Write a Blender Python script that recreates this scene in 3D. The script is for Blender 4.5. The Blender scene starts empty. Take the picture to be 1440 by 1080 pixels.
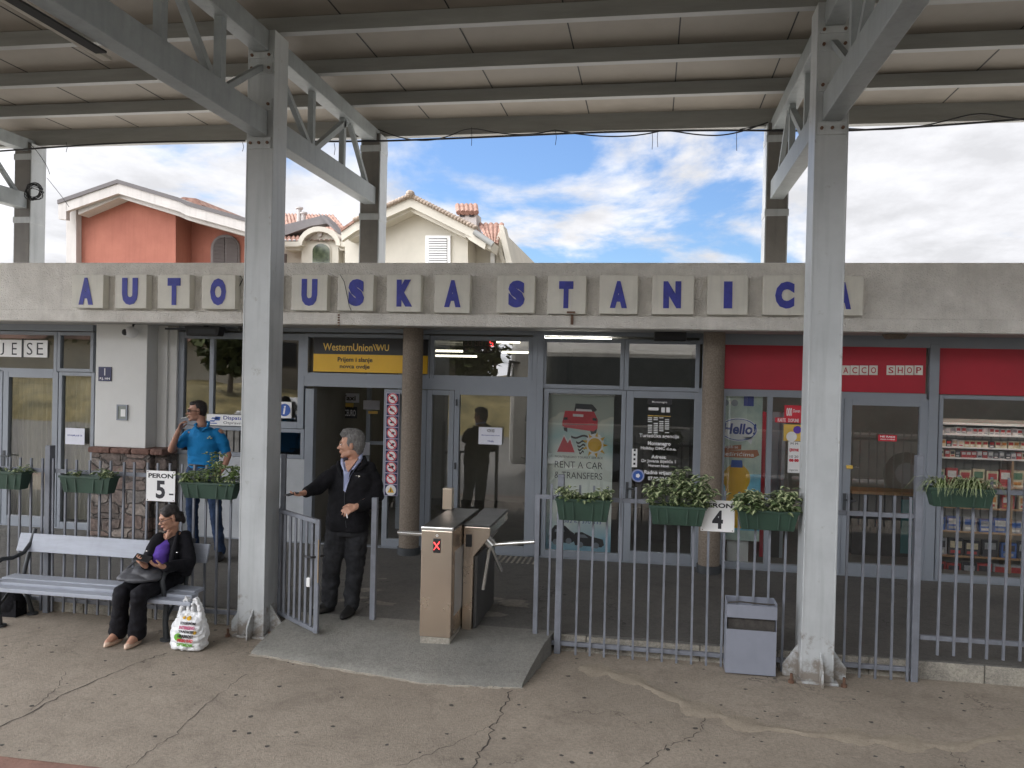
import bpy, bmesh, math, random
from mathutils import Vector, Matrix, Euler
random.seed(7)
C = bpy.context.scene.collection
R = math.radians
# ------------------------------------------------------------------ camera model (measured from the place)
CF, CTH, CP, CR, CH = 1156.45, 0.1674, 0.0106, 0.0231, 2.4
def ray(x, y):
    dx, dy = x-720, y-540; c, s = math.cos(CR), math.sin(CR)
    X = c*dx+s*dy; Y = -s*dx+c*dy
    b = X/CF; u = -Y/CF
    a = math.cos(CP)+u*math.sin(CP); Z = -math.sin(CP)+u*math.cos(CP)
    return (-a*math.sin(CTH)+b*math.cos(CTH), a*math.cos(CTH)+b*math.sin(CTH), Z)
def at(x, y, Y):
    v = ray(x, y); t = Y/v[1]; return Vector((v[0]*t, Y, CH+v[2]*t))
def atz(x, y, Z):
    v = ray(x, y); t = (Z-CH)/v[2]; return Vector((v[0]*t, v[1]*t, Z))
def rect(x0, y0, x1, y1, Y):
    """a rectangle standing on the plane Y: X0, X1, Z0, Z1"""
    xm, ym = (x0+x1)/2, (y0+y1)/2
    return at(x0, ym, Y).x, at(x1, ym, Y).x, at(xm, y1, Y).z, at(xm, y0, Y).z
# ------------------------------------------------------------------ materials
def nd(nt, t, **k):
    n = nt.nodes.new(t)
    for a, b in k.items(): setattr(n, a, b)
    return n
def mat(name, col, rough=.6, metal=0, var=.12, scale=3, bump=.15, bscale=40, spec=.5, emit=0, col2=None, stretch=None, bdist=.01, streak=0):
    m = bpy.data.materials.new(name); m.use_nodes = True; nt = m.node_tree
    b = nt.nodes['Principled BSDF']; L = nt.links.new
    b.inputs['Roughness'].default_value = rough; b.inputs['Metallic'].default_value = metal
    b.inputs['Specular IOR Level'].default_value = spec
    tc = nd(nt, 'ShaderNodeTexCoord'); mp = nd(nt, 'ShaderNodeMapping')
    geo = nd(nt, 'ShaderNodeNewGeometry')
    L(geo.outputs['Position'], mp.inputs[0])
    if stretch: mp.inputs['Scale'].default_value = stretch
    n = nd(nt, 'ShaderNodeTexNoise'); n.inputs['Scale'].default_value = scale; n.inputs['Detail'].default_value = 8; n.inputs['Roughness'].default_value = .65
    L(mp.outputs[0], n.inputs['Vector'])
    rp = nd(nt, 'ShaderNodeMapRange'); rp.inputs[1].default_value = .3; rp.inputs[2].default_value = .7
    L(n.outputs['Fac'], rp.inputs[0])
    mx = nd(nt, 'ShaderNodeMix', data_type='RGBA'); L(rp.outputs[0], mx.inputs[0])
    c2 = col2 or [c*(1+var) for c in col]
    mx.inputs[6].default_value = (*[c*(1-var) for c in col], 1); mx.inputs[7].default_value = (*c2, 1)
    out = mx.outputs[2]
    if streak:
        m2 = nd(nt, 'ShaderNodeMapping'); m2.inputs['Scale'].default_value = (9, 9, .7); L(geo.outputs['Position'], m2.inputs[0])
        n3 = nd(nt, 'ShaderNodeTexNoise'); n3.inputs['Scale'].default_value = 1.6; n3.inputs['Detail'].default_value = 6; L(m2.outputs[0], n3.inputs['Vector'])
        r3 = nd(nt, 'ShaderNodeMapRange'); r3.inputs[1].default_value = .5; r3.inputs[2].default_value = .75; r3.inputs[4].default_value = streak; L(n3.outputs['Fac'], r3.inputs[0])
        m3 = nd(nt, 'ShaderNodeMix', data_type='RGBA'); L(r3.outputs[0], m3.inputs[0]); L(out, m3.inputs[6]); m3.inputs[7].default_value = (*[c*.45 for c in col], 1)
        out = m3.outputs[2]
    L(out, b.inputs['Base Color'])
    n2 = nd(nt, 'ShaderNodeTexNoise'); n2.inputs['Scale'].default_value = bscale; n2.inputs['Detail'].default_value = 6
    L(mp.outputs[0], n2.inputs['Vector'])
    rr = nd(nt, 'ShaderNodeMapRange'); rr.inputs[3].default_value = max(0, rough-.12); rr.inputs[4].default_value = min(1, rough+.12); L(n.outputs['Fac'], rr.inputs[0]); L(rr.outputs[0], b.inputs['Roughness'])
    if bump:
        bp = nd(nt, 'ShaderNodeBump'); bp.inputs['Strength'].default_value = bump; bp.inputs['Distance'].default_value = bdist
        L(n2.outputs['Fac'], bp.inputs['Height']); L(bp.outputs[0], b.inputs['Normal'])
    if emit:
        b.inputs['Emission Color'].default_value = (*col, 1); b.inputs['Emission Strength'].default_value = emit
    return m
def srgb(r, g, b, k=1):
    f = lambda v: (v/255/12.92 if v/255 < .04045 else ((v/255+.055)/1.055)**2.4)*k
    return (f(r), f(g), f(b))
def glassmat(name, tint=(.8, .84, .82), refl=.16):
    m = bpy.data.materials.new(name); m.use_nodes = True; nt = m.node_tree; nt.nodes.clear(); L = nt.links.new
    o = nd(nt, 'ShaderNodeOutputMaterial'); mx = nd(nt, 'ShaderNodeMixShader'); t = nd(nt, 'ShaderNodeBsdfTransparent'); g = nd(nt, 'ShaderNodeBsdfGlossy')
    t.inputs[0].default_value = (*tint, 1); g.inputs['Roughness'].default_value = .0; g.inputs[0].default_value = (1, 1, 1, 1)
    fr = nd(nt, 'ShaderNodeFresnel'); fr.inputs[0].default_value = 1.5
    ad = nd(nt, 'ShaderNodeMath', operation='ADD'); ad.inputs[1].default_value = refl; ad.use_clamp = True
    geo = nd(nt, 'ShaderNodeNewGeometry'); n = nd(nt, 'ShaderNodeTexNoise'); n.inputs['Scale'].default_value = 1.3; bp = nd(nt, 'ShaderNodeBump'); bp.inputs['Strength'].default_value = .02; bp.inputs['Distance'].default_value = .02
    L(geo.outputs['Position'], n.inputs['Vector']); L(n.outputs['Fac'], bp.inputs['Height']); L(bp.outputs[0], g.inputs['Normal'])
    L(fr.outputs[0], ad.inputs[0]); L(ad.outputs[0], mx.inputs[0]); L(t.outputs[0], mx.inputs[1]); L(g.outputs[0], mx.inputs[2]); L(mx.outputs[0], o.inputs[0])
    return m
M = {}
M['steel'] = mat('painted_steel', (.45, .47, .475), .42, 0, .13, 1.6, .08, 30, streak=.35)
def rustfoot(m):
    nt = m.node_tree; L = nt.links.new; b = nt.nodes['Principled BSDF']; src = b.inputs['Base Color'].links[0].from_socket
    g = nd(nt, 'ShaderNodeNewGeometry'); sp = nd(nt, 'ShaderNodeSeparateXYZ'); L(g.outputs['Position'], sp.inputs[0]); n = nd(nt, 'ShaderNodeTexNoise'); n.inputs['Scale'].default_value = 7; n.inputs['Detail'].default_value = 9; n.inputs['Roughness'].default_value = .7; L(g.outputs['Position'], n.inputs['Vector'])
    z = nd(nt, 'ShaderNodeMapRange'); z.inputs[1].default_value = 0; z.inputs[2].default_value = .5; z.inputs[3].default_value = .24; z.inputs[4].default_value = 0; L(sp.outputs[2], z.inputs[0])
    a = nd(nt, 'ShaderNodeMath', operation='ADD'); L(n.outputs[0], a.inputs[0]); L(z.outputs[0], a.inputs[1]); r = nd(nt, 'ShaderNodeMapRange'); r.inputs[1].default_value = .62; r.inputs[2].default_value = .76; r.inputs[4].default_value = .8; L(a.outputs[0], r.inputs[0])
    x = nd(nt, 'ShaderNodeMix', data_type='RGBA'); L(r.outputs[0], x.inputs[0]); L(src, x.inputs[6]); x.inputs[7].default_value = (.17, .135, .10, 1); L(x.outputs[2], b.inputs['Base Color'])
rustfoot(M['steel'])
M['truss'] = mat('galvanised_truss', (.29, .315, .32), .5, 0, .14, 5, .05, 60, streak=.25)
M['purlin'] = mat('purlin_metal', (.265, .268, .255), .5, 0, .15, 3, .05, 50, stretch=(.4, 3, 3))
M['sheet'] = mat('roof_sheet', (.25, .222, .185), .7, 0, .14, 1.2, .04, 30)
M['seam'] = mat('dark_seam', (.03, .03, .03), .8)
M['bolt'] = mat('rusty_bolt', (.16, .09, .06), .6, .3, .3, 80)
rustfoot(M['fence']) if 'fence' in M else None
M['fascia'] = mat('rough_concrete', (.76, .73, .675), .9, 0, .15, 3.5, .9, 60, col2=(.88, .85, .80), streak=.16, bdist=.02)
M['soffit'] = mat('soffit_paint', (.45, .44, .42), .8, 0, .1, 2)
M['tile'] = mat('letter_tile', (.74, .72, .645), .55, 0, .08, 4, .05, streak=.22)
M['blue'] = mat('blue_letter', (.05, .06, .36), .55, 0, .25, 14, .1)
M['alu'] = mat('grey_aluminium', (.25, .275, .31), .45, 0, .07, 2, .03)
M['aludark'] = mat('dark_gasket', (.05, .055, .06), .6)
M['glass'] = glassmat('window_glass', (.92, .94, .93), .14)
M['glassd'] = glassmat('dark_glass', (.35, .37, .36), .16)
M['wall'] = mat('white_plaster', (.66, .66, .64), .85, 0, .05, 1.5, .15, 90)
M['wallgrey'] = mat('grey_plaster', (.42, .43, .44), .85, 0, .05, 1.5)
M['brown'] = mat('brown_terrazzo', (.20, .165, .13), .8, 0, .35, 60, .3, 90)
M['inside'] = mat('inside_wall', (.26, .25, .22), .9, 0, .2, 1)
M['insided'] = mat('inside_dark', (.045, .045, .045), .9, 0, .2, 1)
M['ceil'] = mat('inside_ceiling', (.25, .25, .23), .9)
M['curtain'] = mat('beige_blind', (.30, .28, .215), .9, 0, .18, 6, .2, stretch=(14, 1, .6))
M['red'] = mat('red_panel', (.42, .012, .03), .4, 0, .12, 1.2, .02)
M['yellow'] = mat('yellow_panel', (.72, .42, .02), .5, 0, .06, 3, .02)
M['black'] = mat('black_panel', (.018, .018, .02), .5, 0, .2, 5, .02)
M['white'] = mat('white_panel', (.78, .78, .77), .5, 0, .04, 5, .02)
M['paper'] = mat('paper', (.72, .73, .80), .8, 0, .05, 9, .02)
M['navy'] = mat('navy_panel', (.015, .018, .075), .5, 0, .1, 5, .02)
M['signblue'] = mat('sign_blue', (.03, .10, .40), .5, 0, .1, 5, .02)
M['goldtext'] = mat('gold_text', (.75, .50, .10), .5)
M['inktext'] = mat('ink_text', (.02, .02, .025), .6)
M['bluetext'] = mat('blue_text', (.03, .05, .28), .6)
M['whitetext'] = mat('white_text', (.8, .8, .8), .6)
M['redtext'] = mat('red_text', (.6, .03, .05), .6)
M['redlamp'] = mat('red_lamp', (1, .05, .05), .4, emit=2.2)
M['dimlamp'] = mat('unlit_segment', (.30, .16, .14), .5)
M['shopfill'] = mat('shop_fill_glow', (1, .95, .85), .4, emit=16)  # fill glow for hidden strips added to brighten posters and shelves
M['halllamp'] = mat('hall_lamp', (1, .93, .74), .4, emit=1.5)
M['lamp'] = mat('tube_lamp', (1, .93, .74), .4, emit=5)
M['inox'] = mat('brushed_inox', (.63, .535, .44), .27, .92, .03, .8, 0, 90)
M['inoxlight'] = mat('polished_inox', (.72, .72, .70), .22, .9, .05, 3, .02)
M['fence'] = mat('fence_paint', (.175, .187, .215), .5, 0, .2, 6, .08, 60, streak=.3)
M['binm'] = mat('bin_paint', (.225, .24, .285), .5, 0, .08, 3, .03, 60, streak=.12)
M['bindark'] = mat('bin_inside', (.05, .045, .04), .9, 0, .4, 20)
M['planter'] = mat('green_plastic', (.022, .052, .034), .55, 0, .2, 5, .1)
M['soil'] = mat('soil', (.02, .016, .012), 1, 0, .4, 50, .6)
M['leafd'] = mat('leaf_dark', (.085, .125, .05), .5, 0, .35, 30, 0)
M['leafl'] = mat('leaf_pale', (.42, .46, .26), .5, 0, .25, 30, 0)
M['leafm'] = mat('leaf_mid', (.10, .15, .045), .5, 0, .3, 30, 0)
M['bench'] = mat('bench_paint', (.33, .355, .41), .5, 0, .12, 4, .1, 50, stretch=(1, 8, 8), streak=.15)
M['iron'] = mat('cast_iron', (.055, .06, .065), .5, .4, .25, 20, .2, 60)
M['skin'] = mat('skin', (.46, .25, .17), .55, 0, .10, 14, .05, 120)
M['skin2'] = mat('skin_tanned', (.36, .19, .13), .55, 0, .10, 14, .05, 120)
M['lip'] = mat('lips', (.30, .09, .075), .5)
M['eyes'] = mat('eye_dark', (.03, .02, .018), .3)
M['greyhair'] = mat('grey_hair', (.11, .107, .105), .7, 0, .4, 22, .8, 140, stretch=(3, 3, 1), col2=(.25, .24, .23), bdist=.01)
M['darkhair'] = mat('dark_hair', (.016, .011, .010), .5, 0, .5, 40, .8, 140, stretch=(3, 3, 1), bdist=.01)
M['jacket'] = mat('black_fleece', (.012, .012, .014), .95, 0, .3, 14, .9, 9, spec=.15, bdist=.03)
M['trouser'] = mat('charcoal_denim', (.026, .027, .030), .9, 0, .45, 9, .9, 10, spec=.2, bdist=.03)
M['jeans'] = mat('blue_denim', (.025, .042, .085), .9, 0, .4, 9, .8, 10, spec=.2, bdist=.025)
M['blazer'] = mat('black_blazer', (.010, .010, .013), .85, 0, .3, 9, .8, 9, spec=.2, bdist=.025)
M['shoe'] = mat('black_shoe', (.012, .012, .012), .5, 0, .3, 9, .2)
M['nude'] = mat('nude_patent', (.55, .40, .30), .25, 0, .05, 9, 0)
M['polo'] = mat('blue_polo', (.012, .17, .40), .85, 0, .12, 6, .8, 8, spec=.2, bdist=.025)
M['purple'] = mat('purple_top', (.14, .075, .42), .85, 0, .12, 6, .7, 12, spec=.2, bdist=.02)
M['shirt'] = mat('striped_shirt', (.38, .42, .60), .8, 0, .2, 8, .3, 20, stretch=(12, 12, 1))
M['leather'] = mat('grey_leather', (.06, .062, .07), .5, 0, .2, 6, .5, 9, bdist=.02)
M['bagw'] = mat('plastic_bag', (.74, .75, .76), .38, 0, .04, 4, .9, 11, bdist=.04)
M['orange'] = mat('terracotta_render', (.30, .10, .068), .9, 0, .15, .7, .1, 20, col2=(.38, .145, .10), streak=.2)
M['housew'] = mat('house_white', (.48, .455, .43), .9, 0, .1, 1.5, .1, 20, streak=.25)
M['cream'] = mat('house_cream', (.52, .49, .42), .9, 0, .1, 1, .1, 20)
M['shutter'] = mat('brown_shutter', (.11, .09, .085), .7)
M['rooftile'] = mat('roof_tile', (.23, .10, .07), .9, 0, .4, 5, .4, 12, col2=(.36, .22, .17))
M['cable'] = mat('black_cable', (.012, .012, .014), .6)
M['patchl'] = mat('pale_mortar', (.50, .45, .37), .95, 0, .3, 14, .8, 60)
def groundmat(name, base, dark, light, scale=1.0, crack=True):
    m = bpy.data.materials.new(name); m.use_nodes = True; nt = m.node_tree; b = nt.nodes['Principled BSDF']; L = nt.links.new
    b.inputs['Roughness'].default_value = .85; b.inputs['Specular IOR Level'].default_value = .35
    geo = nd(nt, 'ShaderNodeNewGeometry')
    def noise(s, det=8, ro=.6, dist=0):
        n = nd(nt, 'ShaderNodeTexNoise'); n.inputs['Scale'].default_value = s; n.inputs['Detail'].default_value = det; n.inputs['Roughness'].default_value = ro; n.inputs['Distortion'].default_value = dist
        L(geo.outputs['Position'], n.inputs['Vector']); return n
    def ramp(n, a, c, lo=0, hi=1):
        r = nd(nt, 'ShaderNodeMapRange'); r.inputs[1].default_value = a; r.inputs[2].default_value = c; r.inputs[3].default_value = lo; r.inputs[4].default_value = hi; L(n, r.inputs[0]); return r.outputs[0]
    def mix(f, a, bb):
        x = nd(nt, 'ShaderNodeMix', data_type='RGBA'); L(f, x.inputs[0])
        for i, v in ((6, a), (7, bb)):
            if isinstance(v, tuple): x.inputs[i].default_value = (*v, 1)
            else: L(v, x.inputs[i])
        return x.outputs[2]
    c = mix(ramp(noise(.9*scale, 8, .7).outputs[0], .35, .68), base, light)
    c = mix(ramp(noise(2.3*scale, 8, .75, .6).outputs[0], .52, .75, 0, .7), c, dark)
    c = mix(ramp(noise(6, 8, .8, 1.2).outputs[0], .5, .72, 0, .55), c, dark)
    c = mix(ramp(noise(38, 4, .8).outputs[0], .42, .7, 0, .6), c, dark)
    c = mix(ramp(noise(110, 3, .8).outputs[0], .5, .75, 0, .75), c, light)
    if crack:
        v = nd(nt, 'ShaderNodeTexVoronoi', feature='DISTANCE_TO_EDGE'); v.inputs['Scale'].default_value = .75
        w = nd(nt, 'ShaderNodeVectorMath', operation='MULTIPLY_ADD'); nn = noise(1.7, 6, .7); L(nn.outputs['Color'], w.inputs[0]); w.inputs[1].default_value = (.9, .9, .9); L(geo.outputs['Position'], w.inputs[2]); L(w.outputs[0], v.inputs['Vector'])
        m2 = nd(nt, 'ShaderNodeMath', operation='MULTIPLY'); L(ramp(v.outputs['Distance'], 0, .008, 1, 0), m2.inputs[0]); L(ramp(noise(.8, 3).outputs[0], .5, .62), m2.inputs[1])
        c = mix(m2.outputs[0], c, tuple(x*.35 for x in dark))
    L(c, b.inputs['Base Color'])
    bp = nd(nt, 'ShaderNodeBump'); bp.inputs['Strength'].default_value = .8; bp.inputs['Distance'].default_value = .012; L(noise(55, 8, .8).outputs[0], bp.inputs['Height']); L(bp.outputs[0], b.inputs['Normal'])
    return m
M['concrete'] = groundmat('platform_concrete', (.29, .247, .195), (.155, .13, .105), (.41, .35, .28))
M['floorc'] = groundmat('smooth_concrete', (.125, .122, .115), (.075, .073, .07), (.18, .172, .155), .8)
M['rampc'] = groundmat('ramp_concrete', (.20, .198, .182), (.12, .117, .105), (.28, .27, .24), 1.2, False)
M['asphalt'] = groundmat('asphalt', (.16, .15, .14), (.1, .1, .1), (.2, .19, .17), .6, False)
M['kerbm'] = groundmat('kerb_concrete', (.25, .235, .205), (.10, .095, .085), (.52, .48, .40), 3, False)
def stonemat(name):
    m = bpy.data.materials.new(name); m.use_nodes = True; nt = m.node_tree; b = nt.nodes['Principled BSDF']; L = nt.links.new; b.inputs['Roughness'].default_value = .9
    geo = nd(nt, 'ShaderNodeNewGeometry'); mp = nd(nt, 'ShaderNodeMapping'); mp.inputs['Scale'].default_value = (3.6, 3.6, 6.2); L(geo.outputs['Position'], mp.inputs[0])
    n = nd(nt, 'ShaderNodeTexNoise'); n.inputs['Scale'].default_value = 3.5; n.inputs['Detail'].default_value = 6; L(geo.outputs['Position'], n.inputs['Vector'])
    w = nd(nt, 'ShaderNodeVectorMath', operation='MULTIPLY_ADD'); L(n.outputs['Color'], w.inputs[0]); w.inputs[1].default_value = (.5, .5, .5); L(mp.outputs[0], w.inputs[2])
    v1 = nd(nt, 'ShaderNodeTexVoronoi', feature='F1', distance='CHEBYCHEV'); v1.inputs['Scale'].default_value = 1; v1.inputs['Randomness'].default_value = .75; L(w.outputs[0], v1.inputs['Vector'])
    v2 = nd(nt, 'ShaderNodeTexVoronoi', feature='F2', distance='CHEBYCHEV'); v2.inputs['Scale'].default_value = 1; v2.inputs['Randomness'].default_value = .75; L(w.outputs[0], v2.inputs['Vector'])
    df = nd(nt, 'ShaderNodeMath', operation='SUBTRACT'); L(v2.outputs['Distance'], df.inputs[0]); L(v1.outputs['Distance'], df.inputs[1])
    e = nd(nt, 'ShaderNodeMapRange'); e.inputs[1].default_value = .02; e.inputs[2].default_value = .10; L(df.outputs[0], e.inputs[0])
    sp = nd(nt, 'ShaderNodeSeparateColor'); L(v1.outputs['Color'], sp.inputs[0]); cr = nd(nt, 'ShaderNodeValToRGB'); L(sp.outputs[0], cr.inputs[0]); q = cr.color_ramp.elements
    q[0].color = (.15, .125, .11, 1); q[1].color = (.32, .27, .235, 1); k = q.new(.5); k.color = (.23, .165, .14, 1); k = q.new(.75); k.color = (.20, .18, .165, 1)
    mx = nd(nt, 'ShaderNodeMix', data_type='RGBA'); L(e.outputs[0], mx.inputs[0]); mx.inputs[6].default_value = (.12, .105, .095, 1); L(cr.outputs[0], mx.inputs[7])
    n2 = nd(nt, 'ShaderNodeTexNoise'); n2.inputs['Scale'].default_value = 17; n2.inputs['Detail'].default_value = 10; n2.inputs['Roughness'].default_value = .7; L(geo.outputs['Position'], n2.inputs['Vector'])
    r = nd(nt, 'ShaderNodeMapRange'); r.inputs[1].default_value = .3; r.inputs[2].default_value = .7; r.inputs[3].default_value = .4; r.inputs[4].default_value = 1.5; L(n2.outputs[0], r.inputs[0]); cc = nd(nt, 'ShaderNodeCombineColor'); [L(r.outputs[0], cc.inputs[i]) for i in range(3)]
    m2 = nd(nt, 'ShaderNodeMix', data_type='RGBA', blend_type='MULTIPLY'); m2.inputs[0].default_value = 1; L(mx.outputs[2], m2.inputs[6]); L(cc.outputs[0], m2.inputs[7]); L(m2.outputs[2], b.inputs['Base Color'])
    ad = nd(nt, 'ShaderNodeMath', operation='ADD'); L(n2.outputs[0], ad.inputs[0]); L(e.outputs[0], ad.inputs[1]); bp = nd(nt, 'ShaderNodeBump'); bp.inputs['Distance'].default_value = .035; L(ad.outputs[0], bp.inputs['Height']); L(bp.outputs[0], b.inputs['Normal']); return m
M['stone'] = stonemat('rubble_stone')
M['redstone'] = mat('red_cap_stone', (.17, .095, .075), .9, 0, .4, 9, .9, 25, bdist=.03)
# ------------------------------------------------------------------ mesh helpers
class MB:
    def __init__(s): s.v = []; s.f = []; s.m = []; s.k = 0
    def add(s, vs, fs):
        o = len(s.v); s.v += [tuple(v) for v in vs]; s.f += [tuple(i+o for i in f) for f in fs]; s.m += [s.k]*len(fs); return s
    def box(s, x0, x1, y0, y1, z0, z1):
        if x0 > x1: x0, x1 = x1, x0
        if y0 > y1: y0, y1 = y1, y0
        if z0 > z1: z0, z1 = z1, z0
        return s.add([(x0,y0,z0),(x1,y0,z0),(x1,y1,z0),(x0,y1,z0),(x0,y0,z1),(x1,y0,z1),(x1,y1,z1),(x0,y1,z1)], [(0,3,2,1),(4,5,6,7),(0,1,5,4),(1,2,6,5),(2,3,7,6),(3,0,4,7)])
    def bar(s, a, b, w, h, up=(0, 0, 1)):
        """rectangular bar from a to b"""
        a, b = Vector(a), Vector(b); d = (b-a).normalized(); u = Vector(up)
        if abs(d.dot(u)) > .98: u = Vector((0, 1, 0))
        r = d.cross(u).normalized()*w/2; u = r.cross(d).normalized()*h/2
        vs = [a-r-u, a+r-u, a+r+u, a-r+u, b-r-u, b+r-u, b+r+u, b-r+u]
        return s.add(vs, [(0,3,2,1),(4,5,6,7),(0,1,5,4),(1,2,6,5),(2,3,7,6),(3,0,4,7)])
    def prism(s, poly, y0, y1):
        """polygon of (x,z) run from y0 to y1"""
        n = len(poly)
        vs = [(p[0], y0, p[1]) for p in poly]+[(p[0], y1, p[1]) for p in poly]
        ar = sum(poly[i][0]*poly[(i+1) % n][1]-poly[(i+1) % n][0]*poly[i][1] for i in range(n))
        fs = [tuple(range(n)), tuple(range(2*n-1, n-1, -1))]+[(i, i+n, (i+1) % n+n, (i+1) % n) for i in range(n)]
        if ar < 0: fs = [tuple(reversed(f)) for f in fs]
        return s.add(vs, fs)
    def prismz(s, poly, z0, z1):
        n = len(poly); ar = sum(poly[i][0]*poly[(i+1) % n][1]-poly[(i+1) % n][0]*poly[i][1] for i in range(n))
        if ar < 0: poly = list(reversed(poly))
        vs = [(p[0], p[1], z0) for p in poly]+[(p[0], p[1], z1) for p in poly]
        return s.add(vs, [tuple(range(n-1, -1, -1)), tuple(range(n, 2*n))]+[(i, (i+1) % n, (i+1) % n+n, i+n) for i in range(n)])
    def tube(s, pts, r, seg=8, flat=1.0):
        pts = [Vector(p) for p in pts]; n = len(pts); rr = r if isinstance(r, (list, tuple)) else [r]*n
        vs = []; pu = None
        for i, p in enumerate(pts):
            d = (pts[min(i+1, n-1)]-pts[max(i-1, 0)]).normalized()
            if pu is None: pu = Vector((0, 0, 1)) if abs(d.z) < .9 else Vector((0, 1, 0))
            r_ = d.cross(pu).normalized(); u = r_.cross(d).normalized(); pu = u
            for k in range(seg):
                t = 2*math.pi*k/seg; vs.append(p+r_*math.cos(t)*rr[i]+u*math.sin(t)*rr[i]*flat)
        fs = [(i*seg+k, i*seg+(k+1) % seg, (i+1)*seg+(k+1) % seg, (i+1)*seg+k) for i in range(n-1) for k in range(seg)]
        fs += [tuple(range(seg-1, -1, -1)), tuple(range((n-1)*seg, n*seg))]
        return s.add(vs, fs)
    def ell(s, c, r, rot=None, su=16, sv=10):
        c = Vector(c); vs = []; rm = rot or Matrix.Identity(3)
        for j in range(1, sv):
            a = math.pi*j/sv
            for k in range(su):
                t = 2*math.pi*k/su; vs.append(c+rm@Vector((r[0]*math.sin(a)*math.cos(t), r[1]*math.sin(a)*math.sin(t), r[2]*math.cos(a))))
        vs.append(c+rm@Vector((0, 0, r[2]))); vs.append(c-rm@Vector((0, 0, r[2]))); T = len(vs)-2
        fs = [(j*su+k, (j+1)*su+k, (j+1)*su+(k+1) % su, j*su+(k+1) % su) for j in range(sv-2) for k in range(su)]
        fs += [(T, k, (k+1) % su) for k in range(su)]+[(T+1, (sv-2)*su+(k+1) % su, (sv-2)*su+k) for k in range(su)]
        return s.add(vs, fs)
    def disc(s, x, z, r, y0, y1, n=20, rz=None):
        return s.prism([(x+r*math.cos(2*math.pi*k/n), z+(rz or r)*math.sin(2*math.pi*k/n)) for k in range(n)], y0, y1)
    def ring(s, x, z, ro, ri, y0, y1, n=24):
        for k in range(n):
            a, b = 2*math.pi*k/n, 2*math.pi*(k+1)/n
            s.prism([(x+ri*math.cos(a), z+ri*math.sin(a)), (x+ro*math.cos(a), z+ro*math.sin(a)), (x+ro*math.cos(b), z+ro*math.sin(b)), (x+ri*math.cos(b), z+ri*math.sin(b))], y0, y1)
        return s
    def mesh(s, name, mats, off=(0, 0, 0), smooth=False):
        me = bpy.data.meshes.new(name); me.from_pydata([(v[0]-off[0], v[1]-off[1], v[2]-off[2]) for v in s.v], [], s.f)
        for m in (mats if isinstance(mats, (list, tuple)) else [mats]): me.materials.append(M[m] if isinstance(m, str) else m)
        me.polygons.foreach_set('material_index', s.m)
        if smooth: me.polygons.foreach_set('use_smooth', [True]*len(s.f))
        me.update(); return me
    def build(s, name, mats, parent=None, smooth=False, bevel=0, loc=None):
        off = wloc(parent) if parent else Vector((0, 0, 0))
        if loc is not None: off = Vector(loc)
        o = bpy.data.objects.new(name, s.mesh(name, mats, off, smooth)); C.objects.link(o)
        if parent: o.parent = parent; o.location = off-wloc(parent)
        elif loc is not None: o.location = loc
        if bevel:
            b = o.modifiers.new('b', 'BEVEL'); b.width = bevel; b.segments = 2; b.limit_method = 'ANGLE'; b.angle_limit = R(40)
        if smooth and not bevel:
            e = o.modifiers.new('e', 'EDGE_SPLIT'); e.split_angle = R(50)
        return o
def wloc(o):
    v = Vector((0, 0, 0))
    while o: v = v+Vector(o.location); o = o.parent
    return v
def empty(name, loc, label, cat, group=None):
    o = bpy.data.objects.new(name, None); o.location = loc; o.empty_display_size = .1; C.objects.link(o); return tag(o, label, cat, group)
def tag(o, label, cat, group=None):
    o['label'] = label; o['category'] = cat
    if group: o['group'] = group
    return o
def struct(o): o['kind'] = 'structure'; return o
def textmesh(s, bold=0.0, ext=.5):
    cu = bpy.data.curves.new('t', 'FONT'); cu.body = s; cu.size = 1; cu.offset = bold; cu.extrude = ext; cu.align_x = 'LEFT'; cu.resolution_u = 3
    cu.space_line = .95
    o = bpy.data.objects.new('t', cu); C.objects.link(o)
    dg = bpy.context.evaluated_depsgraph_get(); me = bpy.data.meshes.new_from_object(o.evaluated_get(dg)); bpy.data.objects.remove(o); bpy.data.curves.remove(cu); return me
def text(name, s, box, y, m, parent=None, bold=0, ext=.004, keep=False, shear=0):
    """writing fitted to the rectangle box=(X0,X1,Z0,Z1), its face at depth y"""
    me = textmesh(s, bold); xs = [v.co.x for v in me.vertices]; ys = [v.co.y for v in me.vertices]
    x0, x1, y0, y1 = min(xs), max(xs), min(ys), max(ys); X0, X1, Z0, Z1 = box
    sx = (X1-X0)/max(x1-x0, 1e-6); sz = (Z1-Z0)/max(y1-y0, 1e-6)
    if keep: sx = sz = min(sx, sz)
    off = wloc(parent) if parent else Vector((0, 0, 0))
    cx, cz = (X0+X1)/2, (Z0+Z1)/2
    for v in me.vertices:
        lx, lz, d = (v.co.x-(x0+x1)/2)*sx, (v.co.y-(y0+y1)/2)*sz, v.co.z
        v.co = Vector((cx+lx+shear*lz, y-d*ext*2+0*ext, cz+lz))-off
    me.materials.clear(); me.materials.append(M[m]); me.name = name
    o = bpy.data.objects.new(name, me); C.objects.link(o)
    if parent: o.parent = parent
    return o
def copy_tree(o, parent=None):
    c = o.copy(); C.objects.link(c); c.parent = parent
    for ch in [x for x in o.children]: copy_tree(ch, c)
    return c
SKYX, SKYY, CLOUD, SKYK, BACKB, EXPO = 3.1, 1.7, 4.2, .60, 6.6, 1.15
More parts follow.
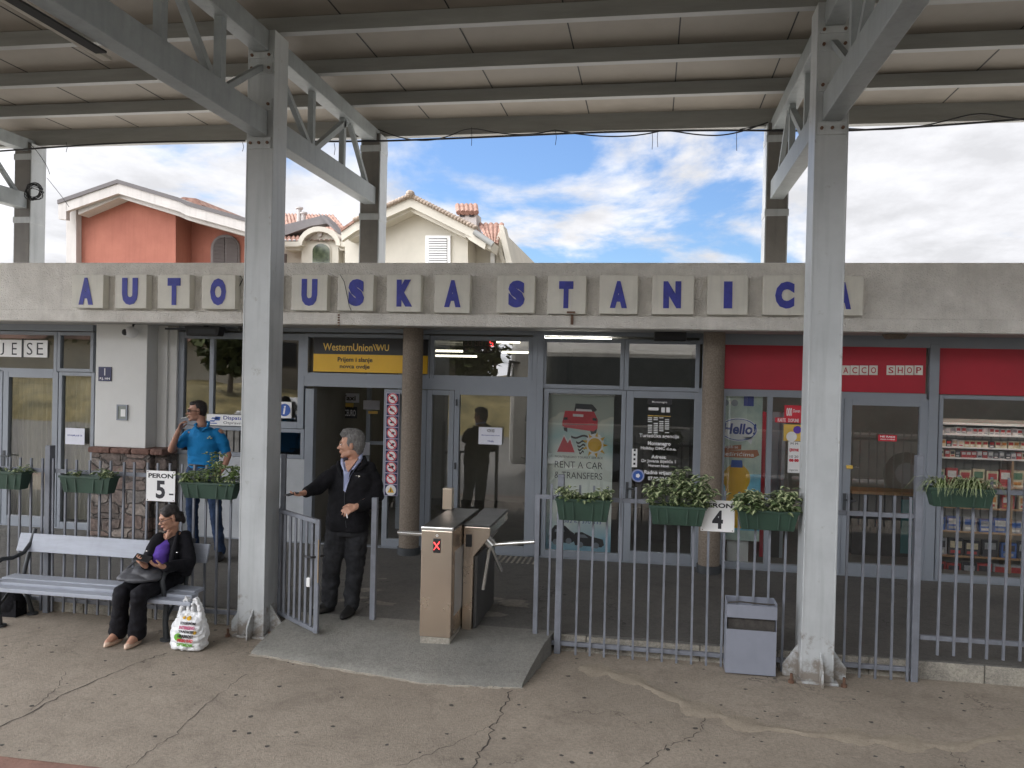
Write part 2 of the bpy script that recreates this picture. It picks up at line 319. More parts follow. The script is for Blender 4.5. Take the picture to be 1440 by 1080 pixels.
# ------------------------------------------------------------------ ground
GZ = .15
b = MB()
b.add([(-60, 4.42, 0), (40, 4.42, 0), (40, 7.17, 0), (-60, 7.17, 0)], [(0, 1, 2, 3)])
def strip(b, pts, w, z=.003, jit=.012, sub=10):
    P = []
    for i in range(len(pts)-1):
        for k in range(sub): P.append(Vector(pts[i]).lerp(Vector(pts[i+1]), k/sub))
    P.append(Vector(pts[-1])); P = [Vector((p[0]+random.gauss(0, jit), p[1]+random.gauss(0, jit), z)) for p in P]
    L_, R_ = [], []
    for i, p in enumerate(P):
        d = (P[min(i+1, len(P)-1)]-P[max(i-1, 0)]); d.normalize(); n = Vector((-d.y, d.x, 0)); ww = w*random.uniform(.35, 1.2)
        L_.append(p+n*ww/2); R_.append(p-n*ww/2)
    vs = L_+R_; n = len(L_); b.add(vs, [(i, n+i, n+i+1, i+1) for i in range(n-1)])
G = lambda *pp: [tuple(atz(x, y, 0))[:2]+(0,) for x, y in pp]
b.k = 1
strip(b, G((-10, 1028), (110, 968), (195, 932), (235, 918)), .011)
strip(b, G((175, 1082), (240, 1038), (290, 990), (345, 948)), .006)
strip(b, G((640, 1120), (668, 1075), (690, 1030), (708, 1000), (718, 972)), .011)
strip(b, G((565, 1078), (640, 1045), (700, 1015)), .006)
strip(b, G((900, 1082), (940, 1050), (985, 1030), (990, 1010)), .006)
strip(b, G((1330, 1052), (1360, 1082), (1400, 1100)), .006)
strip(b, G((40, 1000), (80, 968), (90, 945)), .005)
b.k = 2
for _ in range(210):
    x, y = random.uniform(-5.5, 4.5), random.uniform(4.5, 7.05); r = random.uniform(.007, .019)
    n = 7; b.add([(x+r*random.uniform(.7, 1.3)*math.cos(6.283*k/n), y+r*random.uniform(.7, 1.3)*math.sin(6.283*k/n), .003) for k in range(n)], [tuple(range(n))])
gm = mat('chewing_gum_spot', (.07, .062, .055), .8, 0, .3, 9)
ck = mat('crack_dirt', (.075, .063, .052), .95, 0, .4, 9)
struct(b.build('ground', ['concrete', ck, gm]))
# raised pale ridge where two pours of concrete meet
b = MB()
rp = G((815, 938), (860, 946), (905, 962), (950, 984), (1000, 1003), (1060, 1021), (1130, 1031), (1200, 1036), (1280, 1046), (1345, 1050), (1440, 1032), (1520, 1010))
P = []
for i in range(len(rp)-1):
    for k in range(8): P.append(Vector(rp[i]).lerp(Vector(rp[i+1]), k/8))
n = len(P); rows = [(-.10, .0012), (-.045, .010), (-.01, .013), (.03, .006), (.09, .0012)]; vs = []
for i, p in enumerate(P):
    d = (P[min(i+1, n-1)]-P[max(i-1, 0)]); d.normalize(); q = Vector((-d.y, d.x, 0)); k = .35+1.3*abs(math.sin(i*.37)*math.sin(i*.113+1))*random.uniform(.8, 1.2); p = p+q*.010*math.sin(i*.6)
    for o_, h in rows: vs.append(p+q*o_*k+Vector((random.gauss(0, .004), random.gauss(0, .004), h*random.uniform(.8, 1.1))))
b.add(vs, [(i*5+j, (i+1)*5+j, (i+1)*5+j+1, i*5+j+1) for i in range(n-1) for j in range(4)])
M['ridge'] = groundmat('worn_ridge', (.32, .27, .21), (.24, .20, .155), (.42, .36, .275), 2, False)
struct(b.build('ground_ridge', 'ridge', smooth=True))
# platform edge, road
b = MB(); b.box(-60, 40, 4.16, 4.43, -.3, -.003); struct(b.build('kerb', mat('red_brown_paving', (.22, .12, .09), .85, 0, .25, 5, .4)))
b = MB(); b.add([(-150, -120, -.17), (150, -120, -.17), (150, 4.3, -.17), (-150, 4.3, -.17)], [(0, 1, 2, 3)]); struct(b.build('road', 'asphalt'))
b = MB(); b.add([(-300, 9.5, -.05), (300, 9.5, -.05), (300, 500, -.05), (-300, 500, -.05)], [(0, 1, 2, 3)]); struct(b.build('ground_beyond', mat('dry_earth', (.2, .17, .12), .95)))
# station floor slab with its kerb face
b = MB(); b.box(-40, 30, 7.185, 14.9, -.05, GZ); struct(b.build('pavement', 'floorc'))
b = MB()
x = -9
while x < 6:
    w = random.uniform(.5, 1.1); b.box(x, x+w-.006, 7.145+random.uniform(0, .02), 7.185, -.02, GZ-.006-random.uniform(0, .012)); x += w
struct(b.build('pavement_kerb', 'kerbm', bevel=.012))
# sloping concrete ramp at the gate
b = MB()
p = [(-3.27, 6.47), (-2.4, 6.27), (-1.66, 6.15), (-.92, 6.24), (-.84, 7.2), (-3.2, 7.2)]
nx, ny = 30, 12; vs = []
front = lambda x: 6.47-(x+3.27)*.2 if x < -1.66 else 6.15+(x+1.66)*.11
for j in range(ny+1):
    for i in range(nx+1):
        t = i/nx; x = -3.27+t*(2.35+.07*j/ny)+.07*j/ny; f = front(min(x, -.92)); y = f+(7.21-f)*j/ny
        z = .022+(.153-.022)*min(1, (y-f)/.62)**.8
        vs.append((x, y+(random.gauss(0, .008) if j == 0 else 0), z))
fs = [(j*(nx+1)+i, j*(nx+1)+i+1, (j+1)*(nx+1)+i+1, (j+1)*(nx+1)+i) for j in range(ny) for i in range(nx)]
o0 = len(vs); edge = [j*(nx+1) for j in range(ny, -1, -1)]+list(range(1, nx+1))+[j*(nx+1)+nx for j in range(1, ny+1)]
for e in edge: vs.append((vs[e][0]+random.gauss(0, .006), vs[e][1]-.02, -.01))
fs += [(edge[i], o0+i, o0+i+1, edge[i+1]) for i in range(len(edge)-1)]
b.add(vs, fs); struct(b.build('ramp', 'rampc', smooth=True))
b = MB(); ep = [(-3.27, 6.44), (-2.4, 6.26), (-1.66, 6.12), (-1.2, 6.17), (-.9, 6.21)]
strip(b, [(x, y, 0) for x, y in ep], .05, .0045, .012, 14); b.build('ramp_crumbled_edge', 'patchl')['kind'] = 'structure'
b = MB()
for _ in range(16):
    x, y = random.uniform(-3, -1.1), random.uniform(7.3, 8.6); r = random.uniform(.02, .09); n = 9; b.add([(x+r*random.uniform(.5, 1.5)*math.cos(6.283*k/n)*1.6, y+r*random.uniform(.5, 1.4)*math.sin(6.283*k/n), GZ+.0015+_*.0003) for k in range(n)], [tuple(range(n))])
b.build('pavement_scuffs', mat('worn_patch', (.22, .205, .18), .9, 0, .3, 20))['kind'] = 'structure'
# ------------------------------------------------------------------ station building
ST = empty('station_building', (-2, 10.12, GZ), 'long low bus station with grey glazed shopfronts under a rough concrete fascia', 'building')
FY = 10.12
b = MB(); b.box(-13, 9, 9.155, 9.32, 3.08, 3.67); b.box(-13, 9, 9.118, 9.32, 2.94, 3.085)
b.build('fascia', 'fascia', ST, bevel=.012)
b = MB(); b.box(-13, 9, 9.32, 10.3, 2.955, 3.1); b.build('soffit', 'soffit', ST)
b = MB(); b.box(-13, 9, 9.32, 16, 3.1, 3.25); b.build('roof', 'fascia', ST)
b = MB(); b.box(-13, 9, 14.4, 14.6, GZ, 3.1); b.box(-13.2, -13, 10.1, 14.6, GZ, 3.1); b.box(9, 9.2, 10.1, 14.6, GZ, 3.1)
for px in (150, 430, 752, 1000): X = at(px, 600, FY).x; b.box(X-.05, X+.05, 10.24, 14.4, GZ, 2.9)
b.build('interior_wall', 'inside', ST)
b = MB(); b.box(-12.9, 8.9, 10.3, 14.4, 2.88, 2.95); b.build('ceiling', 'ceil', ST)
# frames: a ring of profile t wide round a pixel rectangle on the facade, with a pane behind
def frame(name, px, t=.06, glass='glass', parent=ST, y=FY, dep=.07, foot=False, label=None, mull=(), rails=(), extra=None):
    X0, X1, Z0, Z1 = rect(*px, y)
    if foot: Z0 = GZ+.012
    b = MB(); b.box(X0, X0+t, y, y+dep, Z0, Z1); b.box(X1-t, X1, y, y+dep, Z0, Z1); b.box(X0+t, X1-t, y, y+dep, Z1-t, Z1); b.box(X0+t, X1-t, y, y+dep, Z0, Z0+t*(1.5 if foot else 1))
    for f in mull: xx = X0+(X1-X0)*f; b.box(xx-.03, xx+.03, y+.004, y+dep, Z0+t, Z1-t)
    for f in rails: zz = Z0+(Z1-Z0)*f; b.box(X0+t, X1-t, y+.004, y+dep, zz-.03, zz+.03)
    o = b.build(name, 'alu', parent, bevel=.004)
    if label: o['label'] = label
    g = MB(); g.box(X0+t-.008, X1-t+.008, y+.016, y+.022, Z0+t-.008, Z1-t+.008); g.build('gasket', 'aludark', o) if False else None
    if glass:
        g = MB(); g.add([(X0+t-.005, y+dep*.55, Z0+t-.005), (X1-t+.005, y+dep*.55, Z0+t-.005), (X1-t+.005, y+dep*.55, Z1-t+.005), (X0+t-.005, y+dep*.55, Z1-t+.005)], [(0, 1, 2, 3)])
        g.build('pane', glass, o)
    if extra: extra(o, X0, X1, Z0, Z1)
    return o
def handle(o, X0, X1, Z0, Z1, side=0, z=1.08):
    hx = X0+.03 if side == 0 else X1-.03; s = 1 if side == 0 else -1
    h = MB(); h.box(hx-.018, hx+.018, FY-.008, FY, z-.11, z+.11); h.tube([(hx, FY-.005, z+.04), (hx, FY-.05, z+.04), (hx+s*.12, FY-.055, z+.035)], .011)
    h.build('handle', 'aludark', o, smooth=True)
frame('window', (-90, 465, 80, 522), .05)
frame('window', (80.5, 467, 131, 523), .045)
frame('door', (3, 522.5, 80, 744), .085, foot=True, extra=lambda o, a, b_, c, d: handle(o, a, b_, c, d, 0))
frame('door', (-88, 519, 2, 742), .085, foot=True)
frame('window', (81, 523.5, 131, 746), .05, foot=True)
frame('window', (250, 468, 427.5, 600), .085, mull=(.27, .56))
frame('window', (250, 600.5, 427.5, 642), .05, 'glassd')
X0, X1, Z0, Z1 = rect(250, 642.5, 427.5, 762, FY); b = MB(); b.box(X0, X1, FY+.01, FY+.05, GZ+.1, Z1); b.box(X0, X1, FY, FY+.06, GZ, GZ+.1); b.build('panel', mat('pale_grey_panel', (.42, .44, .46), .6), ST)
frame('window_frame', (428, 470, 604, 531), .05, None)
frame('window', (604.5, 473, 749, 535), .055)
X0, X1, Z0, Z1 = rect(428, 531.5, 749, 547, FY); b = MB(); b.box(X0, X1, FY-.006, FY+.07, Z0, Z1); b.box(X0, X1, FY-.012, FY-.006, (Z0+Z1)/2-.008, (Z0+Z1)/2+.008); b.build('header', 'alu', ST)
XD0 = at(428, 650, FY).x; XD1 = at(440, 650, FY).x; b = MB(); b.box(XD0, XD1, FY-.01, FY+.09, GZ, rect(428, 546.5, 440, 600, FY)[3]); b.build('jamb', 'alu', ST, bevel=.004)
frame('window', (538, 548, 598, 772), .07, foot=True)
frame('door', (598.5, 548.5, 636.5, 774), .065, foot=True)
frame('door', (637, 549, 746, 779), .065, foot=True, extra=lambda o, a, b_, c, d: [(lambda h: h.box(a+.02, a+.035, FY-.03, FY, z, z+.08).build('hinge', 'aludark', o))(MB()) for z in (.5, 1.2, 2.0)])
Xa, Xb, Z0, Z1 = rect(746.5, 470, 762, 782, FY); b = MB(); b.box(Xa, Xb, FY-.02, FY+.09, GZ, Z1); b.box(Xa+.05, Xa+.058, FY-.023, FY-.02, GZ, Z1); b.build('mullion', 'alu', ST, bevel=.004)
frame('window', (762.5, 476, 878, 547), .05)
frame('window', (878.5, 478, 984, 550), .05)
frame('window', (762.5, 547.5, 878, 787), .055, foot=True)
frame('door', (878.5, 550.5, 984, 796), .085, foot=True, extra=lambda o, a, b_, c, d: handle(o, a, b_, c, d, 0, 1.02))
Xa, Xb, Z0, Z1 = rect(984.5, 478, 1012, 796, FY); b = MB(); b.box(Xa, Xb, FY-.01, FY+.09, GZ, Z1); b.build('mullion', 'alu', ST, bevel=.004)
frame('window', (1012.5, 553, 1176, 802), .045, foot=True, mull=(.42,))
frame('door', (1184, 560, 1303, 812), .09, foot=True, extra=lambda o, a, b_, c, d: handle(o, a, b_, c, d, 0, 1.0))
Xa, Xb, Z0, Z1 = rect(1176.5, 553, 1183.5, 812, FY); b = MB(); b.box(Xa, Xb, FY-.01, FY+.09, GZ, Z1); b.build('mullion', 'alu', ST)
Xa, Xb, Z0, Z1 = rect(1303.5, 484, 1317, 815, FY); b = MB(); b.box(Xa, Xb, FY-.015, FY+.09, GZ, Z1); b.build('mullion', 'alu', ST, bevel=.004)
frame('window', (1317.5, 558, 1560, 826), .045, foot=True)
for a, c, y0, y1 in ((1014, 1302.5, 486, 550), (1318, 1560, 491, 557)):
    X0, X1, Z0, Z1 = rect(a, y0, c, y1, FY); b = MB(); b.box(X0, X1, FY+.01, FY+.04, Z0, Z1); b.build('signboard', 'red', ST, bevel=.003)
X0 = at(984, 480, FY).x
zt = at(1200, 487.5, FY).z; zt2 = at(700, 470, FY).z
b = MB(); b.box(X0, 9, FY-.005, FY+.08, zt, 2.955); b.box(X0, at(1303, 555, FY).x, FY-.004, FY+.07, at(1150, 560, FY).z, at(1150, 550, FY).z-.002); b.build('header', 'alu', ST)
b = MB(); b.box(-13, at(131, 467, FY).x, FY-.004, FY+.08, at(60, 465, FY).z, 2.955); b.box(at(250, 470, FY).x, X0, FY-.004, FY+.08, at(430, 467, FY).z+.002, 2.955); b.build('header', 'alu', ST)
# wall pier with stone base
WY = 9.85
X0, X1, Z0, Z1 = rect(134, 455, 206, 629, WY)
b = MB(); b.box(X0, X1, WY, 10.3, Z0, 2.955); b.build('wall', 'wall', ST, bevel=.008)
b = MB(); b.box(X1+.002, at(248, 600, 10.1).x, 10.08, 10.3, GZ, 2.955); b.box(X1+.12, X1+.17, 10.04, 10.08, Z0, 2.955); b.build('wall', 'wall', ST, bevel=.006)
S0, S1 = at(126, 700, WY-.08).x, at(209, 700, WY-.08).x
b = MB(); b.box(S0, S1, WY-.07, 10.12, GZ, Z0-.075); b.box(S1, at(241, 700, 10.0).x, WY+.02, 10.14, GZ, Z0-.075); b.build('stone_base', 'stone', ST, bevel=.02)
b = MB()
x = S0-.03
while x < at(243, 640, 10.0).x-.05:
    w = random.uniform(.22, .4); b.box(x, min(x+w-.012, at(244, 640, 10.).x), WY-.10, 10.10, Z0-.075, Z0+random.uniform(-.006, .006)); x += w
b.build('stone_cap', 'redstone', ST, bevel=.018)
# round terrazzo pillars
for px, tp in ((578, 0), (1001, 1)):
    c = at(px, 620, 9.86); b = MB(); b.tube([(c.x, 9.86, GZ), (c.x, 9.86, 2.96)], .125, 28); o = b.build('pillar', 'brown', ST, smooth=True); b = MB(); b.tube([(c.x, 9.86, GZ), (c.x, 9.86, GZ+.09)], .142, 24); b.build('pillar_foot', 'aludark', o, smooth=True)
# blinds in the far-left office, shelves and clutter inside
X0, X1, Z0, Z1 = rect(-90, 528, 131, 740, 10.3)
b = MB(); n = 160; vs = []
for i in range(n+1):
    xx = X0+(X1-X0)*i/n; yy = 10.30+.018*math.sin(i*1.3); vs += [(xx, yy, GZ+.1), (xx, yy, Z1)]
b.add(vs, [(2*i, 2*i+2, 2*i+3, 2*i+1) for i in range(n)]); b.build('curtain', 'curtain', ST, smooth=True)
# lamps in the hall
for i, (px, py, Y) in enumerate(((632, 494, 12.2), (640, 501, 13.2), (695, 481, 11.2), (738, 496, 12.8), (404, 476, 11.0))):
    c = at(px, py, Y); tag(MB().box(c.x-.36, c.x+.36, Y-.03, Y+.03, c.z-.012, c.z+.02).build('light_strip', 'halllamp'), ['strip light inside the hall, leftmost behind the transom right of the yellow sign', 'strip light deeper in the hall, just below the leftmost one', 'strip light inside right of the red digit clock', 'strip light in the hall nearest the thick mullion', 'strip light in the ticket office left of the yellow and black sign'][i], 'light', 'strip lights inside the station')
# inner glazed partition and notices seen through the open door
t = empty('inner_partition', tuple(at(490, 760, 11.4)), 'inner aluminium partition with notices, seen through the open door behind the man in black', 'partition')
X0, X1, Z0, Z1 = rect(440, 548, 560, 770, 11.4)
b = MB()
for f in (.0, .25, .64, 1): xx = X0+(X1-X0)*f; b.box(xx-.03, xx+.03, 11.4, 11.46, GZ, 2.8)
b.box(X0+.03, X1-.03, 11.405, 11.455, 1.35, 1.4); b.build('frame', 'alu', t)
for (a, c, d, e, mm) in ((478, 553, 505, 566, 'paper'), (511, 563, 534, 576, 'paper'), (476, 572, 502, 588, 'black'), (448, 558, 457, 578, 'paper'), (486, 567, 497, 573, 'goldtext'), (518, 578, 531, 582, 'goldtext'), (510, 622, 520, 640, 'paper')):
    r_ = rect(a, c, d, e, 11.39); b = MB(); b.box(r_[0], r_[1], 11.385, 11.395, r_[2], r_[3]); b.build('notice', mm, t)
r_ = rect(450, 560, 455, 576, 11.38); text('lettering', 'i', r_, 11.384, 'inktext', t, .03, .001)
r_ = rect(479, 576, 500, 585, 11.38); text('lettering', 'WCEURO', r_, 11.382, 'whitetext', t, .02, .001)
r_ = rect(480, 556, 500, 563, 11.38); text('lettering', 'Taxi', r_, 11.384, 'inktext', t, .02, .001)
tag(MB().box(at(452, 690, 11).x, at(505, 690, 11).x, 10.9, 11.3, GZ, 1.0).build('counter', mat('counter_grey', (.22, .23, .24), .6), bevel=.01), 'grey counter inside the open doorway behind the man in black', 'counter')
# ------------------------------------------------------------------ sign tiles of the station name
tiles = [('A', 101, 145, 386, 433, 'first cream tile of the station name, blue letter A at its left end'), ('U', 162, 206, 386, 433.5, 'cream tile with blue letter U, between the first A and the T'), ('T', 222, 267, 386, 434, 'cream tile with blue letter T, between U and O in the first word'), ('O', 284, 331, 386.5, 434.5, 'cream tile with blue letter O, loose wire at its right corner'),
 ('B', 348, 394, 386, 435, 'cream tile with blue letter B, behind the front steel column left of the gate'), ('U', 410, 460, 386, 436.5, 'cream tile with blue letter U and cracks at its foot, right of the steel column'), ('S', 475, 525, 386, 437, 'cream tile with blue letter S and a thin crack, between U and K'), ('K', 544, 592, 386, 438.5, 'cream tile with blue letter K above the yellow money transfer sign'), ('A', 611, 661, 386, 440, 'cream tile with blue letter A, last of the first word beside the K'),
 ('S', 699, 752, 387, 440, 'cream tile with blue letter S, first of the second word'), ('T', 770, 824, 387.5, 441.5, 'cream tile with blue letter T, rust stain and bracket under it'), ('A', 843, 897, 387, 441.5, 'cream tile with blue letter A, between T and N'), ('N', 917, 976, 387, 442, 'cream tile with blue letter N'), ('I', 995, 1052, 387, 442.5, 'cream tile with blue letter I'), ('C', 1073, 1131, 387, 443, 'cream tile with blue letter C, left of the front right steel column'), ('A', 1152, 1214, 388, 443.5, 'last cream tile of the station name, blue A half hidden by the right steel column')]
lett = [(111, 131), (172, 194), (236, 254), (296, 318), (0, 0), (424, 446), (490, 512), (558, 580), (625, 648), (715, 738), (786, 806), (858, 882), (933, 958), (1018, 1030), (1090, 1117), (1175, 1197)]
for (ch, a, c, y0, y1, lab), (l0, l1) in zip(tiles, lett):
    Y = 9.035; X0, X1, Z0, Z1 = rect(a, y0, c, y1, Y); t = empty('letter_tile', ((X0+X1)/2, 9.155, Z0), lab, 'sign', 'letter tiles of the station name')
    t.rotation_euler.y = random.uniform(-.008, .008)
    MB().box(X0, X1, Y, 9.15, Z0, Z1).build('tile', 'tile', t, bevel=.006)
    if ch == 'B': l0, l1 = 360, 382
    r_ = rect(l0, (y0+y1)/2-19, l1, (y0+y1)/2+19, Y)
    text('letter', ch, r_, Y, 'blue', t, .085 if ch in 'AKNS' else .075, .006)
# thin cracks and the stained bracket on the fascia
def wire(name, pts, r, lab, cat='cable', m='cable'): return tag(MB().tube(pts, r, 6).build(name, m, smooth=True), lab, cat)
wire('cable', [at(x, y, 9.14) for x, y in ((330, 392), (338, 388), (341, 393), (336, 404), (331, 412))], .006, 'short loose wire beside the O tile of the station name')
wire('cable', [at(x, y, 9.02) for x, y in ((478, 386), (484, 396), (487, 410), (491, 430), (494, 437))], .0035, 'thin dark wire hanging over the S tile of the first word')
t = empty('bracket', tuple(at(804, 447, 9.1)), 'small rusty bracket on the fascia under the T tile of the second word', 'bracket')
a = at(804, 440, 9.11); b = MB(); b.box(a.x-.045, a.x+.045, 9.02, 9.12, a.z-.012, a.z+.01); b.box(a.x-.01, a.x+.02, 9.10, 9.118, a.z-.13, a.z-.012); b.build('arm', 'bolt', t)
b = MB(); a = at(476, 452, 9.11)
for i in range(5): b.box(a.x-.012, a.x+.012, 9.112, 9.118, a.z-.055+i*.03, a.z-.035+i*.03)
tag(b.build('metal_strap', 'bolt'), 'short perforated rusty strap on the fascia lip below the U tile', 'strap')
# ------------------------------------------------------------------ signs on the facade
Y = 10.085
t = empty('money_sign', tuple(at(520, 524, Y)), 'black and yellow money transfer sign over the open door', 'sign')
r_ = rect(441, 476, 601, 524, Y); zm = rect(441, 499, 601, 500, Y)[3]
MB().box(r_[0], r_[1], Y, Y+.06, zm+.002, r_[3]).build('board', 'black', t); MB().box(r_[0], r_[1], Y-.003, Y+.06, r_[2], zm).build('lower_board', 'yellow', t)
text('lettering', 'WesternUnion', rect(454.5, 483, 524, 493.5, Y), Y, 'goldtext', t, .012, .002); text('lettering', 'WU', rect(530, 484.5, 547, 493.5, Y), Y, 'goldtext', t, .012, .002)
b = MB(); q = rect(524, 484, 530, 493, Y)
for k in (0, .035): b.prism([(q[0]+k, q[3]), (q[0]+k+.014, q[3]), (q[0]+k+.05, q[2]), (q[0]+k+.036, q[2])], Y-.004, Y-.001)
b.build('logo', 'goldtext', t)
text('lettering', 'Prijem i slanje', rect(475, 502.5, 524, 511, Y), Y-.004, 'inktext', t, .02, .002); text('lettering', 'novca ovdje', rect(478, 512.5, 520, 520, Y), Y-.004, 'inktext', t, .02, .002)
# tobacco shop lettering in small white tiles
t = empty('shop_lettering', tuple(at(1240, 528, FY)), 'row of small cream letter tiles TOBACCO SHOP on the red board', 'sign')
xs = [1144, 1157, 1170, 1183.5, 1196, 1209, 1222.5, None, 1247, 1260, 1273, 1286]; s = 'TOBACCO SHOP'
for ch, x in zip(s, xs):
    if x is None: continue
    r_ = rect(x, 514, x+11.6, 527.3, FY); o = MB().box(r_[0], r_[1], FY-.004, FY+.01, r_[2], r_[3]).build('tile', 'tile', t)
    w = .28 if ch == 'I' else .62; h = r_[3]-r_[2]; W_ = r_[1]-r_[0]
    text('letter', ch, (r_[0]+W_*.2, r_[1]-W_*.2, r_[2]+h*.18, r_[3]-h*.18), FY-.004, mat('maroon', (.2, .02, .03)) and 'red', o, .01, .001)
def plate(name, px, Y, m, lab, cat, th=.006, lines=(), rot=0):
    r_ = rect(*px, Y); t = empty(name, ((r_[0]+r_[1])/2, Y, r_[2]), lab, cat); MB().box(r_[0], r_[1], Y-th, Y, r_[2], r_[3]).build('board', m, t)
    W_, H_ = r_[1]-r_[0], r_[3]-r_[2]
    for (s, x0, y0, x1, y1, mm, bold) in lines: text('lettering', s, (r_[0]+W_*x0, r_[0]+W_*x1, r_[3]-H_*y1, r_[3]-H_*y0), Y-th, mm, t, bold, .001, keep=(s == '1'))
    return t, r_
plate('house_number', (139, 516, 157, 536), WY-.003, 'navy', 'dark blue house number 1 plate on the white pier', 'sign', .01, [('1', .36, .1, .64, .6, 'whitetext', .0), ('P.J. HN', .12, .74, .9, .93, 'whitetext', .02)])
plate('notice', (92, 602, 119, 625), 10.11, 'paper', 'white paper notice on the narrow glass left of the white pier', 'notice', .003, [('IZNAJMLJUJE SE', .12, .40, .88, .52, 'bluetext', .01)])
plate('dispatch_sign', (291, 583, 347, 598.5), 10.10, 'white', 'white Dispatch sign with blue emblem on the office window', 'sign', .006, [('Dispatcher', .42, .12, 1.12, .55, 'bluetext', .02), ('Otpravnik', .42, .62, .98, .92, 'inktext', -.003)])
t, r_ = plate('information_sign', (391, 565, 410, 588), 10.10, 'white', 'white square sign with a blue disc and letter i beside the steel column', 'sign', .006)
b = MB(); cx, cz = (r_[0]+r_[1])/2, (r_[2]+r_[3])/2; b.disc(cx, cz, .082, 10.088, 10.0935); b.build('disc', 'signblue', t); text('lettering', 'i', (cx-.03, cx+.03, cz-.055, cz+.055), 10.088, 'whitetext', t, .03, .001, keep=True, shear=.15)
# dispatch emblem
r_ = rect(291, 583, 345, 598.5, 10.10); W_, H_ = r_[1]-r_[0], r_[3]-r_[2]; b = MB()
for (x0, y0, x1, y1) in ((.07, .55, .2, .68), (.12, .3, .3, .42), (.2, .2, .34, .55), (.05, .78, .26, .86)): b.prism([(r_[0]+W_*x0, r_[3]-H_*y1), (r_[0]+W_*x1, r_[3]-H_*y1), (r_[0]+W_*(x1+.02), r_[3]-H_*y0), (r_[0]+W_*(x0+.03), r_[3]-H_*y0)], 10.09, 10.0935)
b.build('emblem', 'signblue', bpy.data.objects['dispatch_sign'])
# meter box, camera, heater
r_ = rect(165, 569, 180, 591, WY); t = empty('meter_box', ((r_[0]+r_[1])/2, WY, r_[2]), 'small grey meter box with a clear window on the white pier', 'box')
b = MB(); X0, X1, Z0, Z1 = r_; b.box(X0, X0+.02, WY-.02, WY, Z0, Z1); b.box(X1-.02, X1, WY-.02, WY, Z0, Z1); b.box(X0+.02, X1-.02, WY-.02, WY, Z1-.02, Z1); b.box(X0+.02, X1-.02, WY-.02, WY, Z0, Z0+.02); b.build('frame', 'alu', t)
MB().box(X0+.02, X1-.02, WY-.012, WY, Z0+.02, Z1-.02).build('window', mat('meter_face', (.30, .33, .31), .2), t); MB().box(X0+.06, X1-.03, WY-.016, WY-.012, Z0+.05, Z1-.06).build('dial', 'white', t)
c = at(184, 467, 9.72); t = empty('security_camera', tuple(c), 'white dome security camera under the eaves beside the white pier', 'camera')
b = MB(); b.ell(c, (.085, .10, .075)); b.build('body', 'white', t, smooth=True); b = MB(); b.ell(c+Vector((-.03, -.075, -.006)), (.042, .04, .042)); b.build('lens', 'black', t, smooth=True)
b = MB(); b.tube([c+Vector((0, .02, .03)), c+Vector((.0, .06, .12)), (c.x, 9.8, 2.957)], .014); b.build('bracket', 'aludark', t, smooth=True)
c = at(288, 466, 9.9); t = empty('heater', tuple(c), 'black infrared heater bar fixed above the office window', 'heater')
b = MB(); b.prism([(c.x-.26, c.z+.06), (c.x+.24, c.z+.06), (c.x+.21, c.z-.06), (c.x-.23, c.z-.06)], 9.85, 10.0); b.build('body', 'black', t, bevel=.008)
b = MB(); b.box(c.x-.2, c.x+.18, 9.846, 9.85, c.z-.03, c.z+.03); b.build('grille', 'aludark', t)
q0 = at(233, 463, 10.0); b = MB(); b.box(q0.x, c.x+.9, 9.98, 10.02, c.z+.02, c.z+.045); b.box(c.x-.02, c.x+.02, 9.9, 9.95, c.z+.06, 2.957); b.build('rail', 'aludark', t)
c = at(344, 464, 9.95); t = empty('wall_lamp', tuple(c), 'small black spotlight beside the heater, partly behind the left steel column', 'lamp'); b = MB(); b.prism([(c.x-.07, c.z-.03), (c.x+.05, c.z-.04), (c.x+.05, c.z+.04), (c.x-.05, c.z+.04)], 9.88, 9.98); b.build('body', 'black', t); b = MB(); b.box(c.x-.05, c.x+.03, 9.875, 9.88, c.z-.02, c.z+.03); b.build('lens', 'glass', t)
c = at(1258, 473, 9.7); tag(MB().prism([(c.x-.12, 2.954), (c.x+.12, 2.954), (c.x+.09, 2.90), (c.x-.08, 2.90)], 9.62, 9.78).build('ceiling_sensor', 'brown', bevel=.01), 'small brown box under the eaves above the tobacco shop door', 'box')
r_ = rect(920, 466, 965, 479, 9.9); tag(MB().box(r_[0], r_[1], 9.85, 10.05, r_[2], 2.954).build('vent_unit', 'black', bevel=.01), 'dark box under the eaves left of the right brown pillar', 'box')
# digital clock
r_ = rect(652, 475, 697, 496, 10.25); t = empty('digital_clock', ((r_[0]+r_[1])/2, 10.25, r_[2]), 'dark digital clock behind the transom glass with one red digit lit', 'clock')
X0, X1, Z0, Z1 = r_; MB().box(X0, X1, 10.22, 10.3, Z0, Z1).build('case', mat('clock_case', (.05, .035, .035), .4), t)
def seg(b, x, z, w, h, on):
    k = w*.17; g = {'a': (0, h-k, w, h), 'g': (0, h/2-k/2, w, h/2+k/2), 'd': (0, 0, w, k), 'f': (0, h/2, k, h), 'b': (w-k, h/2, w, h), 'e': (0, 0, k, h/2), 'c': (w-k, 0, w, h/2)}
    for s in on: q = g[s]; b.box(x+q[0]+.002, x+q[2]-.002, 10.215, 10.22, z+q[1]+.002, z+q[3]-.002)
w = (X1-X0)*.105; h = (Z1-Z0)*.42; b = MB()
for f in (.04, .165, .37, .495, .70): seg(b, X0+(X1-X0)*f, Z1-h-.025, w, h, 'abcdefg')
b.build('digits', 'dimlamp', t); b = MB(); seg(b, X0+(X1-X0)*.83, Z1-h-.025, w, h, 'afgcd'); b.build('lit_digit', 'redlamp', t)
text('lettering', 'SATI  MIN', (X0+.03, X0+.16, Z0+.03, Z0+.055), 10.22, 'dimlamp', t, 0, .001)
